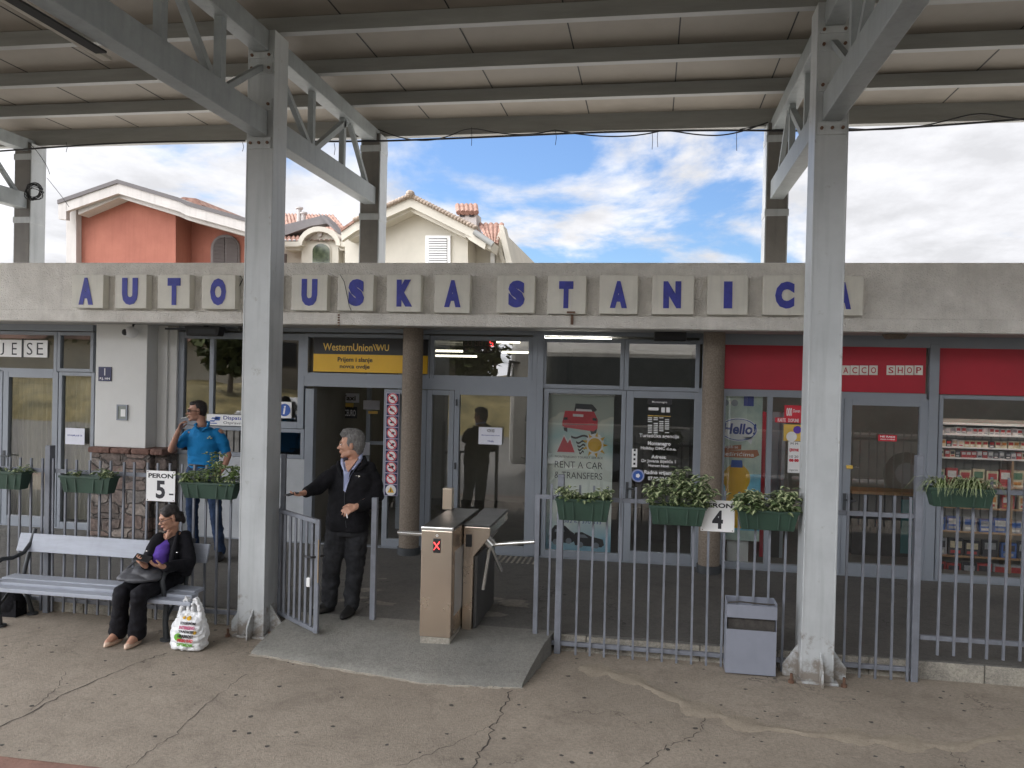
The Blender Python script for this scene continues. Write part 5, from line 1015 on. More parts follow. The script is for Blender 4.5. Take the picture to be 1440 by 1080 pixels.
chain(sk, [sL, eL, wL], [.045, .038, .026]); chain(sk, [sR, eR, wR], [.045, .038, .026]); chain(sk, [sL, sR], [.05, .05]); chain(sk, [at(500, 670, Yb+.04), tc_+Vector((0,.02,0)), (hipL+hipR)/2+Vector((0,.03,.02))], [.07, .08, .06])
chain(sk, [hipL, kL, fL], [.07, .045, .035]); chain(sk, [hipR, kR, fR], [.07, .045, .035])
hL = at(414, 697, Yb-.44); hand(sk, wL, hL-wL, (0.1, .2, 1), -1, .55, 1.0, .5); hand(sk, wR, at(484, 719, Yb-.29)-wR, (.2, .9, -.3), -1, .62, 1.0, .5)
body = fuse(sk, 'body', 'skin', t, .0065, 3); eyes(hc, rm, 1.06, t)
hb = MB(); H_ = lambda p, r: ico(hb, hc+rm@(Vector(p)*1.06), tuple(q*1.06 for q in r), rm)
H_((0, .030, .062), (.083, .094, .082)); H_((0, .050, .015), (.080, .074, .088)); H_((0, .062, -.035), (.062, .046, .055)); H_((0, -.045, .098), (.060, .046, .036)); H_((-.066, -.006, .03), (.016, .026, .045)); H_((.066, -.006, .03), (.016, .026, .045)); H_((0, -.015, .125), (.055, .06, .025))
fuse(hb, 'hair', 'greyhair', t, .006, 2, .006, 45)
jk = MB(); jc = lambda x, y, dy=0: at(x, y, Yb+.03+dy)
loft(jk, [(jc(488, 745), .205, .14, a_), (jc(488, 739), .212, .145, a_), (jc(489, 722), .210, .148, a_), (jc(491, 705), .208, .148, a_), (jc(494, 688), .215, .150, a_), (jc(496, 674), .225, .142, a_), (jc(497, 663), .208, .12, a_), (jc(498, 656), .155, .10, a_), (jc(499, 650), .10, .080, a_)], 30, .86)
chain(jk, [jc(474, 665), at(459, 675, Yb-.06), eL, at(431, 692, Yb-.30)], [.085, .080, .070, .052]); chain(jk, [jc(517, 662), at(526, 680, Yb+.04), eR, at(518, 708, Yb-.08), at(506, 712, Yb-.165)], [.085, .078, .072, .062, .050])
fuse(jk, 'jacket', 'jacket', t, .010, 4, .014, 6, 1)
nrmf = Vector((math.sin(a_), -math.cos(a_), 0))
def on_front(x, y, d=.15): return at(x, y, Yb+.03-d)
b = MB(); P_ = [on_front(482, 650, .110), on_front(508, 644, .07), on_front(500, 657, .138), on_front(492, 670, .160), on_front(485.5, 692, .162), on_front(483, 690, .162), on_front(483.5, 670, .160)]
vs = P_+[p+Vector((0, .05, 0)) for p in P_]; n = len(P_); b.add(vs, [tuple(range(n)), tuple(range(2*n-1, n-1, -1))]+[(i, i+n, (i+1) % n+n, (i+1) % n) for i in range(n)]); b.build('shirt_front', 'shirt', t)
b = MB(); P_ = [on_front(485, 648, .118), on_front(503, 645, .11), on_front(495, 656, .150), on_front(489, 664, .168), on_front(486, 657, .158)]; vs = P_+[p+Vector((0, .05, 0)) for p in P_]; n = len(P_); b.add(vs, [tuple(range(n)), tuple(range(2*n-1, n-1, -1))]+[(i, i+n, (i+1) % n+n, (i+1) % n) for i in range(n)]); b.build('open_neck', 'skin', t)
cl = MB(); chain(cl, [at(481, 646, Yb-.05), at(481.5, 652, Yb-.09), at(484, 662, Yb-.13)], [.013, .016, .008]); chain(cl, [at(508, 639, Yb+.02), at(505, 648, Yb-.04), at(496, 660, Yb-.12)], [.016, .021, .009]); chain(cl, [at(508, 640, Yb+.02), at(503, 640, Yb+.10), at(490, 643, Yb+.06), at(481, 646, Yb-.05)], [.016, .016, .015, .013]); fuse(cl, 'shirt_collar', 'shirt', t, .006, 3)
cl = MB(); chain(cl, [at(512, 644, Yb+.05), at(513, 652, Yb-.03), at(504, 661, Yb-.115)], [.022, .030, .014]); chain(cl, [at(476, 650, Yb-.03), at(476, 655, Yb-.08), at(480, 668, Yb-.13)], [.018, .022, .012]); fuse(cl, 'jacket_collar', 'jacket', t, .007, 3)
b = MB(); b.tube([on_front(484.5, 692, .163), on_front(484.5, 720, .158), on_front(487, 742, .150)], .0028); b.build('zip', 'iron', t, smooth=True)
p = on_front(504.5, 669.5, .150); b = MB()
for k in range(3): b.prism([(p.x+.004+k*.006, p.z-.010+.003*k), (p.x+.008+k*.006, p.z-.010+.003*k), (p.x+.006+k*.006, p.z+.008-.002*k), (p.x+.001+k*.005, p.z+.010-.002*k)], p.y-.016, p.y-.012)
b.prism([(p.x-.026, p.z+.002), (p.x-.004, p.z+.002), (p.x-.004, p.z+.005), (p.x-.022, p.z+.005)], p.y-.015, p.y-.012); b.build('chest_mark', 'inoxlight', t)
b = MB(); P_ = [on_front(479, 742, .128), on_front(485, 742, .138), on_front(484, 747, .13)]; P2 = [on_front(490, 742, .138), on_front(497, 742, .130), on_front(492, 747, .13)]
for Q in (P_, P2): b.add(Q+[q+Vector((0, .03, 0)) for q in Q], [(0, 1, 2), (5, 4, 3), (0, 3, 4, 1), (1, 4, 5, 2), (2, 5, 3, 0)])
b.build('shirt_tail', 'shirt', t)
tr = MB(); loft(tr, [(((hipL+hipR)/2+Vector((0, 0, .08)))[:], .168, .118, a_), (((hipL+hipR)/2+Vector((0, 0, 0)))[:], .175, .125, a_), (((hipL+hipR)/2+Vector((0, 0, -.05)))[:], .165, .115, a_)], 26)
chain(tr, [hipL+Vector((.0, 0, 0)), (hipL+kL)/2, kL, (kL+fL)/2, fL+Vector((0, 0, .0))], [.108, .102, .088, .080, .078]); chain(tr, [hipR, (hipR+kR)/2, kR, (kR+fR)/2, fR], [.108, .102, .086, .076, .072])
fuse(tr, 'trousers', 'trouser', t, .010, 3, .014, 8, 2)
for (f, d) in ((fL, (-.55, -.8, 0)), (fR, (-.05, -1, 0))):
    sh = MB(); dv = Vector(d).normalized(); shoe(sh, Vector((f.x, f.y, GZ+.002))-dv*.07, d, .29, .052, .075); fuse(sh, 'shoe', 'shoe', t, .007, 2)
b = MB(); p = hL+(hL-wL).normalized()*.045+Vector((0, 0, .022)); dd = (hL-wL).normalized(); b.bar(p-dd*.075, p+dd*.05, .06, .010); tag(b.build('phone', 'black', bevel=.003), 'dark phone in the outstretched hand of the man in black', 'phone')
p = at(487.5, 723, Yb-.36); cyl('cigarette', p, p+Vector((.018, -.03, -.028)), .005, 'white', 'cigarette in the lowered hand of the man in black', 'cigarette')

# ---- man in the blue polo shirt behind the fence ---------------------------
Yb = 9.0
t = empty('person', (-5.25, Yb, GZ), 'man with dark glasses in a blue polo shirt smoking behind the fence', 'person')
a_ = R(-8); hc = at(277, 579, Yb-.02); rm = headmat(R(-52), R(2), 0)
sk = MB(); head(sk, hc, rm, 1.02, 1.05)
chain(sk, [hc+Vector((.03, .02, -.05)), at(284, 598, Yb), at(285, 606, Yb+.02)], [.052, .056, .075])
sL, sR = at(263, 611, Yb), at(309, 609, Yb+.02); eL, wL = at(241, 632, Yb-.14), at(251, 606, Yb-.24); eR, wR = at(321, 640, Yb+.06), at(311, 662, Yb-.06)
hipL, hipR = at(273, 662, Yb), at(300, 662, Yb+.02); kL, kR = at(270, 718, Yb+.0), at(303, 722, Yb-.02); fL, fR = at(273, 770, Yb), at(310, 773, Yb); fL.z = fR.z = GZ+.09
tc_ = at(286, 635, Yb+.02)
chain(sk, [sL, eL, wL], [.040, .042, .030]); chain(sk, [sR, at(315, 625, Yb+.04), eR, at(317, 652, Yb+.0), wR], [.040, .042, .040, .036, .030]); chain(sk, [sL, sR], [.05, .05]); chain(sk, [at(285, 606, Yb+.02), tc_, (hipL+hipR)/2], [.075, .11, .11]); chain(sk, [hipL, kL, fL], [.07, .045, .035]); chain(sk, [hipR, kR, fR], [.07, .045, .035])
hand(sk, wL, at(258, 589, Yb-.22)-wL, (.8, .1, .1), 1, .75, 1.0, .4); hand(sk, wR, (-.55, -.35, -.6), (-.6, .3, .3), 1, .3, 1.0, .5)
fuse(sk, 'body', 'skin2', t, .0065, 3); eyes(hc, rm, 1.02, t)
hb = MB(); H_ = lambda p, r: ico(hb, hc+rm@(Vector(p)*1.02), tuple(q*1.02 for q in r), rm)
H_((0, .026, .058), (.079, .090, .078)); H_((0, .045, .015), (.077, .070, .075)); H_((0, -.03, .095), (.055, .052, .030)); H_((0, .055, -.03), (.055, .045, .04)); fuse(hb, 'hair', 'darkhair', t, .006, 2, .003, 60)
b = MB(); G_ = lambda p: hc+rm@(Vector(p)*1.02)
for q in (-1, 1): ico(b, G_((q*.032, -.098, .014)), (.027, .008, .017), rm)
b.build('sunglasses', 'black', t, smooth=True); b = MB()
for q in (-1, 1): b.tube([G_((q*.058, -.088, .018)), G_((q*.080, -.03, .014)), G_((q*.084, .012, .008))], .004, 6)
b.tube([G_((-.01, -.102, .018)), G_((.01, -.102, .018))], .004, 6); b.build('glasses_frame', 'black', t, smooth=True)
pk = MB(); jc = lambda x, y, dy=0: at(x, y, Yb+.02+dy)
loft(pk, [(jc(286, 658), .185, .125, a_), (jc(286, 652), .19, .13, a_), (jc(286, 640), .19, .135, a_), (jc(286, 625), .20, .14, a_), (jc(286, 613), .205, .125, a_), (jc(286, 606), .17, .105, a_), (jc(285, 600), .095, .085, a_)], 30, .88)
chain(pk, [jc(267, 611), at(255, 623, Yb-.07)], [.072, .068]); chain(pk, [jc(305, 610), at(314, 622, Yb+.03), at(317, 633, Yb+.05)], [.072, .067, .062])
fuse(pk, 'polo_shirt', 'polo', t, .010, 4, .012, 7, 3)
cl = MB(); chain(cl, [at(274, 597, Yb-.05), at(277, 603, Yb-.10), at(282, 607, Yb-.12)], [.014, .017, .009]); chain(cl, [at(294, 594, Yb-.02), at(292, 601, Yb-.08), at(284, 606, Yb-.12)], [.015, .019, .009]); chain(cl, [at(294, 594, Yb-.02), at(289, 593, Yb+.09), at(276, 596, Yb-.05)], [.015, .016, .014]); fuse(cl, 'collar', 'polo', t, .007, 3)
b = MB()
for dx, dz in ((0, 0), (-.02, -.018), (.02, -.018)): p = at(295, 614, Yb-.125); b.disc(p.x+dx, p.z+dz, .009, p.y-.012, p.y+.01, 6)
b.build('chest_mark', 'leafl', t)
tr = MB(); m_ = (hipL+hipR)/2; loft(tr, [((m_+Vector((0, 0, .09)))[:], .165, .115, a_), ((m_)[:], .172, .122, a_), ((m_-Vector((0, 0, .06)))[:], .16, .11, a_)], 26); chain(tr, [hipL, (hipL+kL)/2, kL, (kL+fL)/2, fL], [.095, .088, .070, .064, .062]); chain(tr, [hipR, (hipR+kR)/2, kR, (kR+fR)/2, fR], [.095, .088, .070, .064, .062]); fuse(tr, 'jeans', 'jeans', t, .010, 3, .012, 8, 4)
for (f, d) in ((fL, (-.3, -.9, 0)), (fR, (.35, -.9, 0))): sh = MB(); dv = Vector(d).normalized(); shoe(sh, Vector((f.x, f.y, GZ+.002))-dv*.07, d, .29, .05, .07); fuse(sh, 'shoe', 'shoe', t, .007, 2)
b = MB(); b.tube([(m_+Vector((0, 0, .075))+Vector((.172*math.cos(k*.3142), .122*math.sin(k*.3142), 0))) for k in range(21)], .014, 6); b.build('belt', 'shoe', t, smooth=True)
p = hc+rm@Vector((.006, -.105, -.058)); cyl('cigarette', p, p+rm@Vector((-.012, -.075, -.015)), .005, 'white', 'cigarette at the lips of the man in the blue polo shirt', 'cigarette')

# ---- seated woman ----------------------------------------------------------
t = empty('person', (-4.12, 6.66, 0), 'seated woman with glasses in a black blazer and purple top, looking at her phone', 'person')
hc = at(239, 728, 6.74); rm = headmat(R(-36), R(19), R(0))
hipc = Vector((-4.32, 6.80, .50)); a_ = R(-22)
sk = MB(); head(sk, hc, rm, .90, .92)
shc = at(243, 760, 6.85); chain(sk, [hc+Vector((.015, .03, -.04)), at(244, 748, 6.81), shc], [.044, .044, .06])
sL, sR = at(222, 757, 6.74), at(261, 754, 6.86); eL, eR = at(207, 787, 6.60), at(264, 794, 6.74); wL, wR = at(203, 795, 6.40), at(230, 797, 6.44)
hL, hR = Vector((-4.40, 6.76, .50)), Vector((-4.24, 6.78, .50)); kL, kR = at(171, 828, 6.34), at(196, 829, 6.34); kL.z = kR.z = .465
fL, fR = at(167, 885, 6.48), at(193, 889, 6.47); fL.z = fR.z = .10
chain(sk, [shc, Vector((-4.28, 6.83, .66)), hipc], [.06, .08, .08]); chain(sk, [sL, eL, wL], [.035, .03, .022]); chain(sk, [sR, eR, wR], [.035, .03, .022]); chain(sk, [sL, sR], [.04, .04]); chain(sk, [hL, kL, fL], [.06, .045, .032]); chain(sk, [hR, kR, fR], [.06, .045, .032])
hand(sk, wL, at(194, 789, 6.34)-wL, (.4, .3, .8), 1, .7, .88, .5); hand(sk, wR, at(209, 793, 6.35)-wR, (-.1, .3, .9), -1, .45, .88, .5)
# insteps
for f, x in ((fL, 151), (fR, 181)): q = at(x, 903, 6.34); q.z = .035; chain(sk, [f, f+Vector((0, .01, -.05)), (f+q)/2+Vector((0, 0, -.005)), q], [.032, .034, .034, .026])
fuse(sk, 'body', 'skin', t, .006, 3)
b = MB(); G_ = lambda p: hc+rm@(Vector(p)*.90)
for q in (-1, 1): ico(b, G_((q*.031, -.084, .010)), (.014, .006, .003), rm); ico(b, G_((q*.031, -.093, .036)), (.018, .005, .0035), rm)
b.build('eyelids', 'darkhair', t, smooth=True); b = MB(); ico(b, G_((0, -.1015, -.0548)), (.019, .0055, .005), rm); b.build('mouth', 'lip', t, smooth=True)
b = MB()
for q in (-1, 1):
    b.tube([G_((q*.032+.024*math.cos(k*.5236), -.108+.004*math.cos(k*.5236)**2, .008+.017*math.sin(k*.5236))) for k in range(13)], .0018, 5); b.tube([G_((q*.056, -.104, .014)), G_((q*.079, -.03, .012)), G_((q*.083, .005, .008))], .0022, 5)
b.tube([G_((-.009, -.110, .012)), G_((.009, -.110, .012))], .0018, 5); b.build('glasses', 'iron', t, smooth=True)
hb = MB(); H_ = lambda p, r: ico(hb, hc+rm@(Vector(p)*.90), tuple(q*.90 for q in r), rm)
H_((0, .016, .060), (.079, .092, .074)); H_((-.036, -.040, .080), (.036, .038, .022)); H_((.036, -.040, .080), (.036, .038, .022)); H_((0, .045, .01), (.076, .066, .080)); H_((-.052, -.024, .060), (.028, .050, .034)); H_((.052, -.024, .060), (.028, .050, .034)); H_((0, .105, -.015), (.034, .032, .040)); H_((.01, .11, -.065), (.024, .026, .05)); H_((0, .07, -.04), (.05, .045, .04)); fuse(hb, 'hair', 'darkhair', t, .006, 3, .003, 50)
bz = MB(); loft(bz, [((-4.30, 6.83, .45), .185, .13, a_), ((-4.29, 6.83, .55), .178, .13, a_), ((-4.27, 6.84, .66), .165, .125, a_), ((shc+Vector((-.01, 0, -.06)))[:], .178, .115, a_), ((shc+Vector((0, 0, .0)))[:], .180, .105, a_), ((shc+Vector((0, 0, .045)))[:], .13, .085, a_), ((shc+Vector((0, .01, .085)))[:], .062, .058, a_)], 28, .9)
chain(bz, [sL+Vector((.01, 0, -.01)), (sL+eL)/2, eL, wL.lerp(eL, .25)], [.062, .058, .050, .040]); chain(bz, [sR+Vector((-.01, 0, -.01)), (sR+eR)/2+Vector((.01, 0, 0)), eR, (eR+wR)/2, wR.lerp(eR, .12)], [.062, .062, .060, .052, .042]); chain(bz, [eR, eR+Vector((-.01, .0, -.06))], [.055, .05]); fuse(bz, 'blazer', 'blazer', t, .009, 4, .012, 7, 5)
pt = MB(); loft(pt, [(at(221, 800, 6.70)[:], .088, .085, a_), (at(221, 792, 6.70)[:], .092, .09, a_), (at(223, 778, 6.69)[:], .090, .090, a_), (at(229, 765, 6.73)[:], .070, .066, a_), (at(235, 758, 6.78)[:], .040, .040, a_)], 24); fuse(pt, 'purple_top', 'purple', t, .008, 3, .008, 12, 6)
nk_ = MB(); chain(nk_, [at(240, 746, 6.77), at(236, 752, 6.735), at(233.5, 758, 6.715)], [.026, .020, .008]); fuse(nk_, 'neckline', 'skin', t, .006, 2)
lp = MB(); chain(lp, [at(250, 748, 6.80), at(248, 758, 6.73), at(244, 775, 6.67), at(240, 795, 6.66)], [.012, .020, .026, .028]); chain(lp, [at(224, 753, 6.74), at(213, 766, 6.69), at(206, 782, 6.66)], [.010, .017, .020]); fuse(lp, 'lapels', 'blazer', t, .008, 3, .005, 10, 7)
b = MB()
for x, y, Y in ((249, 777, 6.62), (206.5, 775, 6.60)): ico(b, at(x, y, Y), (.010, .006, .006))
b.build('brooch', 'inoxlight', t, smooth=True)
tr = MB(); loft(tr, [((-4.32, 6.81, .44), .17, .14, a_), ((-4.32, 6.81, .52), .17, .14, a_), ((-4.30, 6.82, .60), .16, .12, a_)], 26)
for h, k, f, wd_ in ((hL, kL, fL, .0), (hR, kR, fR, .0)): chain(tr, [h, (h+k)/2, k, k.lerp(f, .35), k.lerp(f, .7), f+Vector((0, 0, .0))], [.094, .086, .074, .068, .074, .082])
fuse(tr, 'trousers', 'blazer', t, .009, 3, .012, 7, 8)
for f, x in ((fL, 147), (fR, 177)):
    q = at(x, 906, 6.30); d = (q-f); d.z = 0; d.normalize(); sh = MB(); hl = Vector((f.x, f.y, .003))-d*.06; L_ = .245; a2 = math.atan2(d.y, d.x)-math.pi/2
    loft(sh, [((hl+d*L_*.5+Vector((0, 0, .003)))[:], .036, L_*.49, a2), ((hl+d*L_*.5+Vector((0, 0, .014)))[:], .040, L_*.5, a2), ((hl+d*L_*.5+Vector((0, 0, .03)))[:], .037, L_*.47, a2)], 24); ico(sh, hl+d*L_*.82+Vector((0, 0, .028)), (.032, .032, .018)); ico(sh, hl+d*.035+Vector((0, 0, .04)), (.03, .03, .03)); fuse(sh, 'shoe', 'nude', t, .005, 2)
hbm = MB(); bc = at(198, 806, 6.50); loft(hbm, [((bc+Vector((-.01, -.01, -.055)))[:], .165, .12, R(10)), ((bc+Vector((0, 0, -.03)))[:], .195, .135, R(10)), ((bc+Vector((.01, .02, .01)))[:], .18, .12, R(10)), ((bc+Vector((.03, .04, .045)))[:], .13, .08, R(10))], 28, .8)
hp = empty('handbag', tuple(bc), 'soft dark grey leather handbag lying on the lap of the seated woman', 'bag'); fuse(hbm, 'body', 'leather', hp, .009, 3, .016, 7, 9)
b = MB(); b.tube([bc+Vector((-.14, 0, .02)), bc+Vector((-.10, .06, .085)), bc+Vector((.02, .10, .09)), bc+Vector((.10, .08, .03))], .012, 8); b.build('strap', 'leather', hp, smooth=True)
p = at(198, 785, 6.33); tag(MB().bar(p+Vector((-.055, .0, .015)), p+Vector((.075, .02, -.015)), .070, .010, up=(-.2, -.5, .8)).build('phone', 'black', bevel=.003), 'black phone in the hands of the seated woman', 'phone')

# ---- plastic carrier bag beside the bench -----------------------------------
def shopping_bag():
    cx, cy = -3.84, 6.46; t = empty('shopping_bag', (cx, cy, 0), 'white plastic shopping bag with coloured slogans on the ground by the bench', 'bag')
    bb = MB(); rings = [((cx, cy, .004), .128, .080, 0), ((cx, cy, .02), .150, .098, 0), ((cx+.004, cy, .10), .158, .105, 0), ((cx+.006, cy, .19), .152, .098, 0), ((cx+.010, cy, .255), .132, .075, 0), ((cx+.012, cy, .30), .108, .045, 0), ((cx+.014, cy, .325), .09, .022, 0)]
    loft(bb, rings, 40, .72)
    fuse(bb, 'body', 'bagw', t, .007, 3, .016, 13, 11)
    for k_, s in enumerate((-1, 1)):
        bb = MB(); c0 = Vector((cx+.014, cy, 0)); P_ = [c0+Vector((s*.098, 0, .27)), c0+Vector((s*.090, 0, .33)), c0+Vector((s*.068, 0, .39)), c0+Vector((s*.046, 0, .435)), c0+Vector((s*.030, 0, .425)), c0+Vector((s*.022, 0, .37)), c0+Vector((s*.020, 0, .31))]
        for p0, p1, r0, r1 in zip(P_[:-1], P_[1:], (.030, .026, .019, .014, .013, .016), (.026, .019, .014, .013, .016, .026)): chain(bb, [p0+Vector((0, -.012, 0)), p1+Vector((0, -.012, 0))], [r0*.8, r1*.8]); chain(bb, [p0+Vector((0, .016, 0)), p1+Vector((0, .016, 0))], [r0*.8, r1*.8])
        fuse(bb, 'handle', 'bagw', t, .006, 2, .010, 20, 12+k_)
    ly = cy-.116
    M['mgt'] = mat('pink_print', (.65, .12, .25)); M['ogt'] = mat('orange_print', (.75, .30, .04)); M['grt'] = mat('green_print', (.16, .42, .05))
    for i, (s, m_) in enumerate((('DOGODOVŠTINE', 'inktext'), ('INTERESNO', 'mgt'), ('TRADICIJE', 'inktext'), ('HRABROST', 'inktext'), ('PIRSKI RAD', 'redtext'), ('OPTIMIZAM', 'grt'))):
        z = .235-i*.036; text('print', s, (cx-.025-.004*i, cx+.115-.004*i, z, z+.027), ly+(.020, .008, .002, 0, 0, 0)[i], m_, t, .03, .0015, shear=.06)
    MB().disc(cx-.040, .128, .032, ly+.002, ly+.014, 14).build('green_blot', 'grt', t)
    b = MB(); b.disc(cx+.035, .280, .017, ly+.042, ly+.07, 14); b.disc(cx-.01, .283, .010, ly+.042, ly+.07, 10); b.build('yellow_flower', 'yellow', t); MB().disc(cx+.105, .17, .013, ly+.012, ly+.03, 10).build('yellow_flower', 'yellow', t)
shopping_bag()
# ------------------------------------------------------------------ houses beyond the station
def PX(pts, Y): return [(lambda p: (p.x, p.z))(at(x, y, Y)) for x, y in pts]
Y = 24.0
t = empty('house', tuple(at(230, 369, Y)), 'terracotta house with a thick white gable band and arched brown shutters', 'house')
b = MB(); b.prism(PX([(105, 420), (105, 297), (168, 276), (247, 296), (247, 420)], Y), Y, 27); b.prism(PX([(247, 420), (247, 300), (350, 326), (350, 420)], Y+.9), Y+.9, 26); b.build('wall', 'orange', t)
b = MB(); b.prism(PX([(93, 420), (93, 290), (107, 288), (107, 420)], Y-.25), Y-.25, 33); b.build('pilaster', 'housew', t)
top = [(82, 283), (166, 254), (252, 279.5), (263, 285), (350, 309)]
def band(pts, o0, o1, y0, y1, Yr, name, m, par):
    b = MB()
    for (a, c) in zip(pts[:-1], pts[1:]): b.prism(PX([(a[0], a[1]+o0), (a[0], a[1]+o1), (c[0], c[1]+o1), (c[0], c[1]+o0)], Yr), y0, y1)
    return b.build(name, m, par)
band(top, 1, 18, Y-.7, Y-.55, Y-.7, 'gable_band', 'housew', t)
MB().prism(PX([(82, 284), (82, 308), (93, 309), (93, 280)], Y-.71), Y-.71, Y-.54).build('gable_end', 'housew', t)
band([(110, 296), (167, 272), (252, 298), (263, 303), (349, 327)], -2, 6, Y-.5, Y+.2, Y-.5, 'cornice', 'housew', t)
band(top, -1.5, 4, Y-.75, 25.8, Y-.7, 'roof_slab', mat('roof_edge', (.12, .11, .11), .8), t)
b = MB(); b.prism(PX([(245, 281), (258, 277), (276, 279), (284, 288), (282, 296)], 26), 26, 30); b.build('roof_tiles', 'rooftile', t)
cx, cy = at(317, 330, Y+.9).x, 0; b = MB(); q = PX([(297, 380), (297, 349)]+[(317+20*math.cos(R(180-a)), 349-19*math.sin(R(a))) for a in range(20, 180, 20)]+[(337, 349), (337, 380)], Y+.85)
b.prism(q, Y+.82, Y+.9); w_ = b.build('window', mat('shutter_frame', (.17, .15, .145), .7), t)
b = MB()
for s in (0, 1):
    for k in range(22):
        y_ = 334+k*1.9; xl = 299.5 if s == 0 else 318; xr = 316 if s == 0 else 334.5
        if y_ < 349: h = math.sqrt(max(0, 1-((349-y_)/18)**2))*18; xl = max(xl, 317-h+.6) if s == 0 else xl; xr = min(xr, 317+h-.6) if s else xr
        if xr-xl > 1: b.prism(PX([(xl, y_+1), (xr, y_+1), (xr, y_), (xl, y_)], Y+.8), Y+.77, Y+.815)
b.build('shutter_slats', 'shutter', w_)
# cream house with a dormer
Y = 27.0; t = empty('house', tuple(at(450, 369, Y)), 'cream house with an arched dormer window under a red tiled roof', 'house')
b = MB(); b.prism(PX([(380, 420), (380, 338), (520, 338), (520, 420)], Y), Y, 38); b.prism(PX([(424, 420), (424, 345)]+[(450+26*math.cos(R(180-a)), 345-22*math.sin(R(a))) for a in range(10, 180, 15)]+[(476, 345), (476, 420)], Y-.4), Y-.4, Y+2); b.build('wall', 'cream', t)
b = MB()
for k in range(12):
    a0, a1 = R(180-15*k), R(165-15*k); P_ = lambda a, r, rz: (450+r*math.cos(a), 346-rz*math.sin(a)); b.prism(PX([P_(a0, 24, 20), P_(a0, 30, 27), P_(a1, 30, 27), P_(a1, 24, 20)], Y-.6), Y-.7, Y+.4)
for xa, xb in ((398, 425), (474, 502)): b.prism(PX([(xa, 340), (xb, 340), (xb-2, 347), (xa+2, 347)], Y-.6), Y-.65, Y); b.prism(PX([(xa+2, 347), (xb-2, 347), (xb-4, 352), (xa+4, 352)], Y-.5), Y-.5, Y)
b.build('cornice', 'cream', t)
b = MB(); b.prism(PX([(437, 420), (437, 352)]+[(451+14*math.cos(R(180-a)), 352-12*math.sin(R(a))) for a in range(15, 180, 15)]+[(465, 352), (465, 420)], Y-.45), Y-.45, Y-.38); w_ = b.build('window', 'cream', t)
b = MB(); b.prism(PX([(439, 420), (439, 353)]+[(451+12*math.cos(R(180-a)), 353-10.5*math.sin(R(a))) for a in range(15, 180, 15)]+[(463, 353), (463, 420)], Y-.5), Y-.48, Y-.455); b.build('pane', mat('dark_foliage_glass', (.02, .035, .02), .15, 0, .6, 4, 0, col2=(.09, .11, .06)), w_)
b = MB()
for x0 in (398, 488): b.prism(PX([(x0, 420), (x0, 357), (x0+5, 357), (x0+5, 420)], Y-.02), Y-.05, Y)
b.build('window', 'shutter', t)
def tiled(par, p00, p10, p11, p01, Ya, Yb, nx=14, ny=10):
    """sloping roof plane, corrugated like barrel tiles; p00-p10 is the eave at Ya, p01-p11 the ridge at Yb"""
    A, B_, C_, D = at(*p00, Ya), at(*p10, Ya), at(*p11, Yb), at(*p01, Yb); vs = []; NX = nx*6; NY = ny*2
    for j in range(NY+1):
        for i in range(NX+1):
            u, v = i/NX, j/NY; p = A.lerp(B_, u).lerp(D.lerp(C_, u), v); p = p+Vector((0, 0, .06*abs(math.sin(math.pi*u*nx))+(.05 if j % 2 == 0 else 0))); vs.append(p)
    b = MB(); b.add(vs, [(j*(NX+1)+i, j*(NX+1)+i+1, (j+1)*(NX+1)+i+1, (j+1)*(NX+1)+i) for j in range(NY) for i in range(NX)]); return b.build('roof', 'rooftile', par)
tiled(t, (385, 341), (502, 341), (470, 305), (385, 303), Y-.6, Y+4, 18, 8)
MB().disc(at(449, 329, Y-.5).x, at(449, 329, Y-.5).z, .09, Y-.5, Y-.42).build('boss', 'housew', t)
for x, y in ((421, 294), (427, 301)): b = MB(); p = at(x, y, Y+2); b.tube([p-Vector((0, 0, .9)), p], .09, 10); b.tube([p, p+Vector((0, 0, .06))], .14, 10); b.build('flue', mat('flue', (.42, .40, .38)), t, smooth=True)
b = MB(); b.prism(PX([(396, 318), (458, 303), (468, 314), (440, 318), (396, 334)], Y), Y-.1, Y+.4); b.prism(PX([(452, 302), (464, 309), (480, 330), (466, 318)], Y), Y-.3, Y+.5); b.build('roof_edge', mat('grey_flashing', (.16, .15, .15), .8), t)
# cream gable house
Y = 25.0; t = empty('house', tuple(at(600, 369, Y)), 'cream gable house with a louvred white window and a tile-capped chimney', 'house')
b = MB(); b.prism(PX([(485, 420), (485, 330), (577, 292), (658, 330), (658, 420)], Y), Y, 36); b.build('wall', 'cream', t)
top = [(480, 324), (500, 310), (577, 276), (668, 321)]
band(top, 1, 15, Y-.8, Y-.6, Y-.8, 'gable_band', 'cream', t); band([(490, 333), (577, 292), (655, 330)], -2, 5, Y-.6, Y+.1, Y-.6, 'cornice', 'cream', t)
band(top, -2.2, 2, Y-.85, 36, Y-.8, 'roof', 'rooftile', t)
b = MB()
for k in range(22):
    a = k/21; p = at(577+91*a, 274.5+45*a, Y-.85); b.ell(p, (.10, .12, .07), su=8, sv=5)
    if k < 18: p = at(577-77*k/17, 274.5+34*k/17, Y-.85); b.ell(p, (.10, .12, .07), su=8, sv=5)
p = at(577, 273, Y-.9); b.ell(p, (.14, .2, .12), su=8, sv=6); b.build('ridge_tiles', mat('old_tile', (.30, .24, .19), .9, 0, .4, 9), t)
b = MB(); b.prism(PX([(655, 330), (668, 322), (693, 340), (690, 352), (655, 333)], Y-.7), Y-.75, Y+.3); b.prism(PX([(668, 333), (684, 342), (682, 351), (658, 336)], Y-.8), Y-.85, Y-.7); b.build('eave', 'cream', t)
b = MB(); b.prism(PX([(598, 420), (598, 331), (633, 331), (633, 420)], Y-.1), Y-.08, Y); w_ = b.build('window', 'white', t)
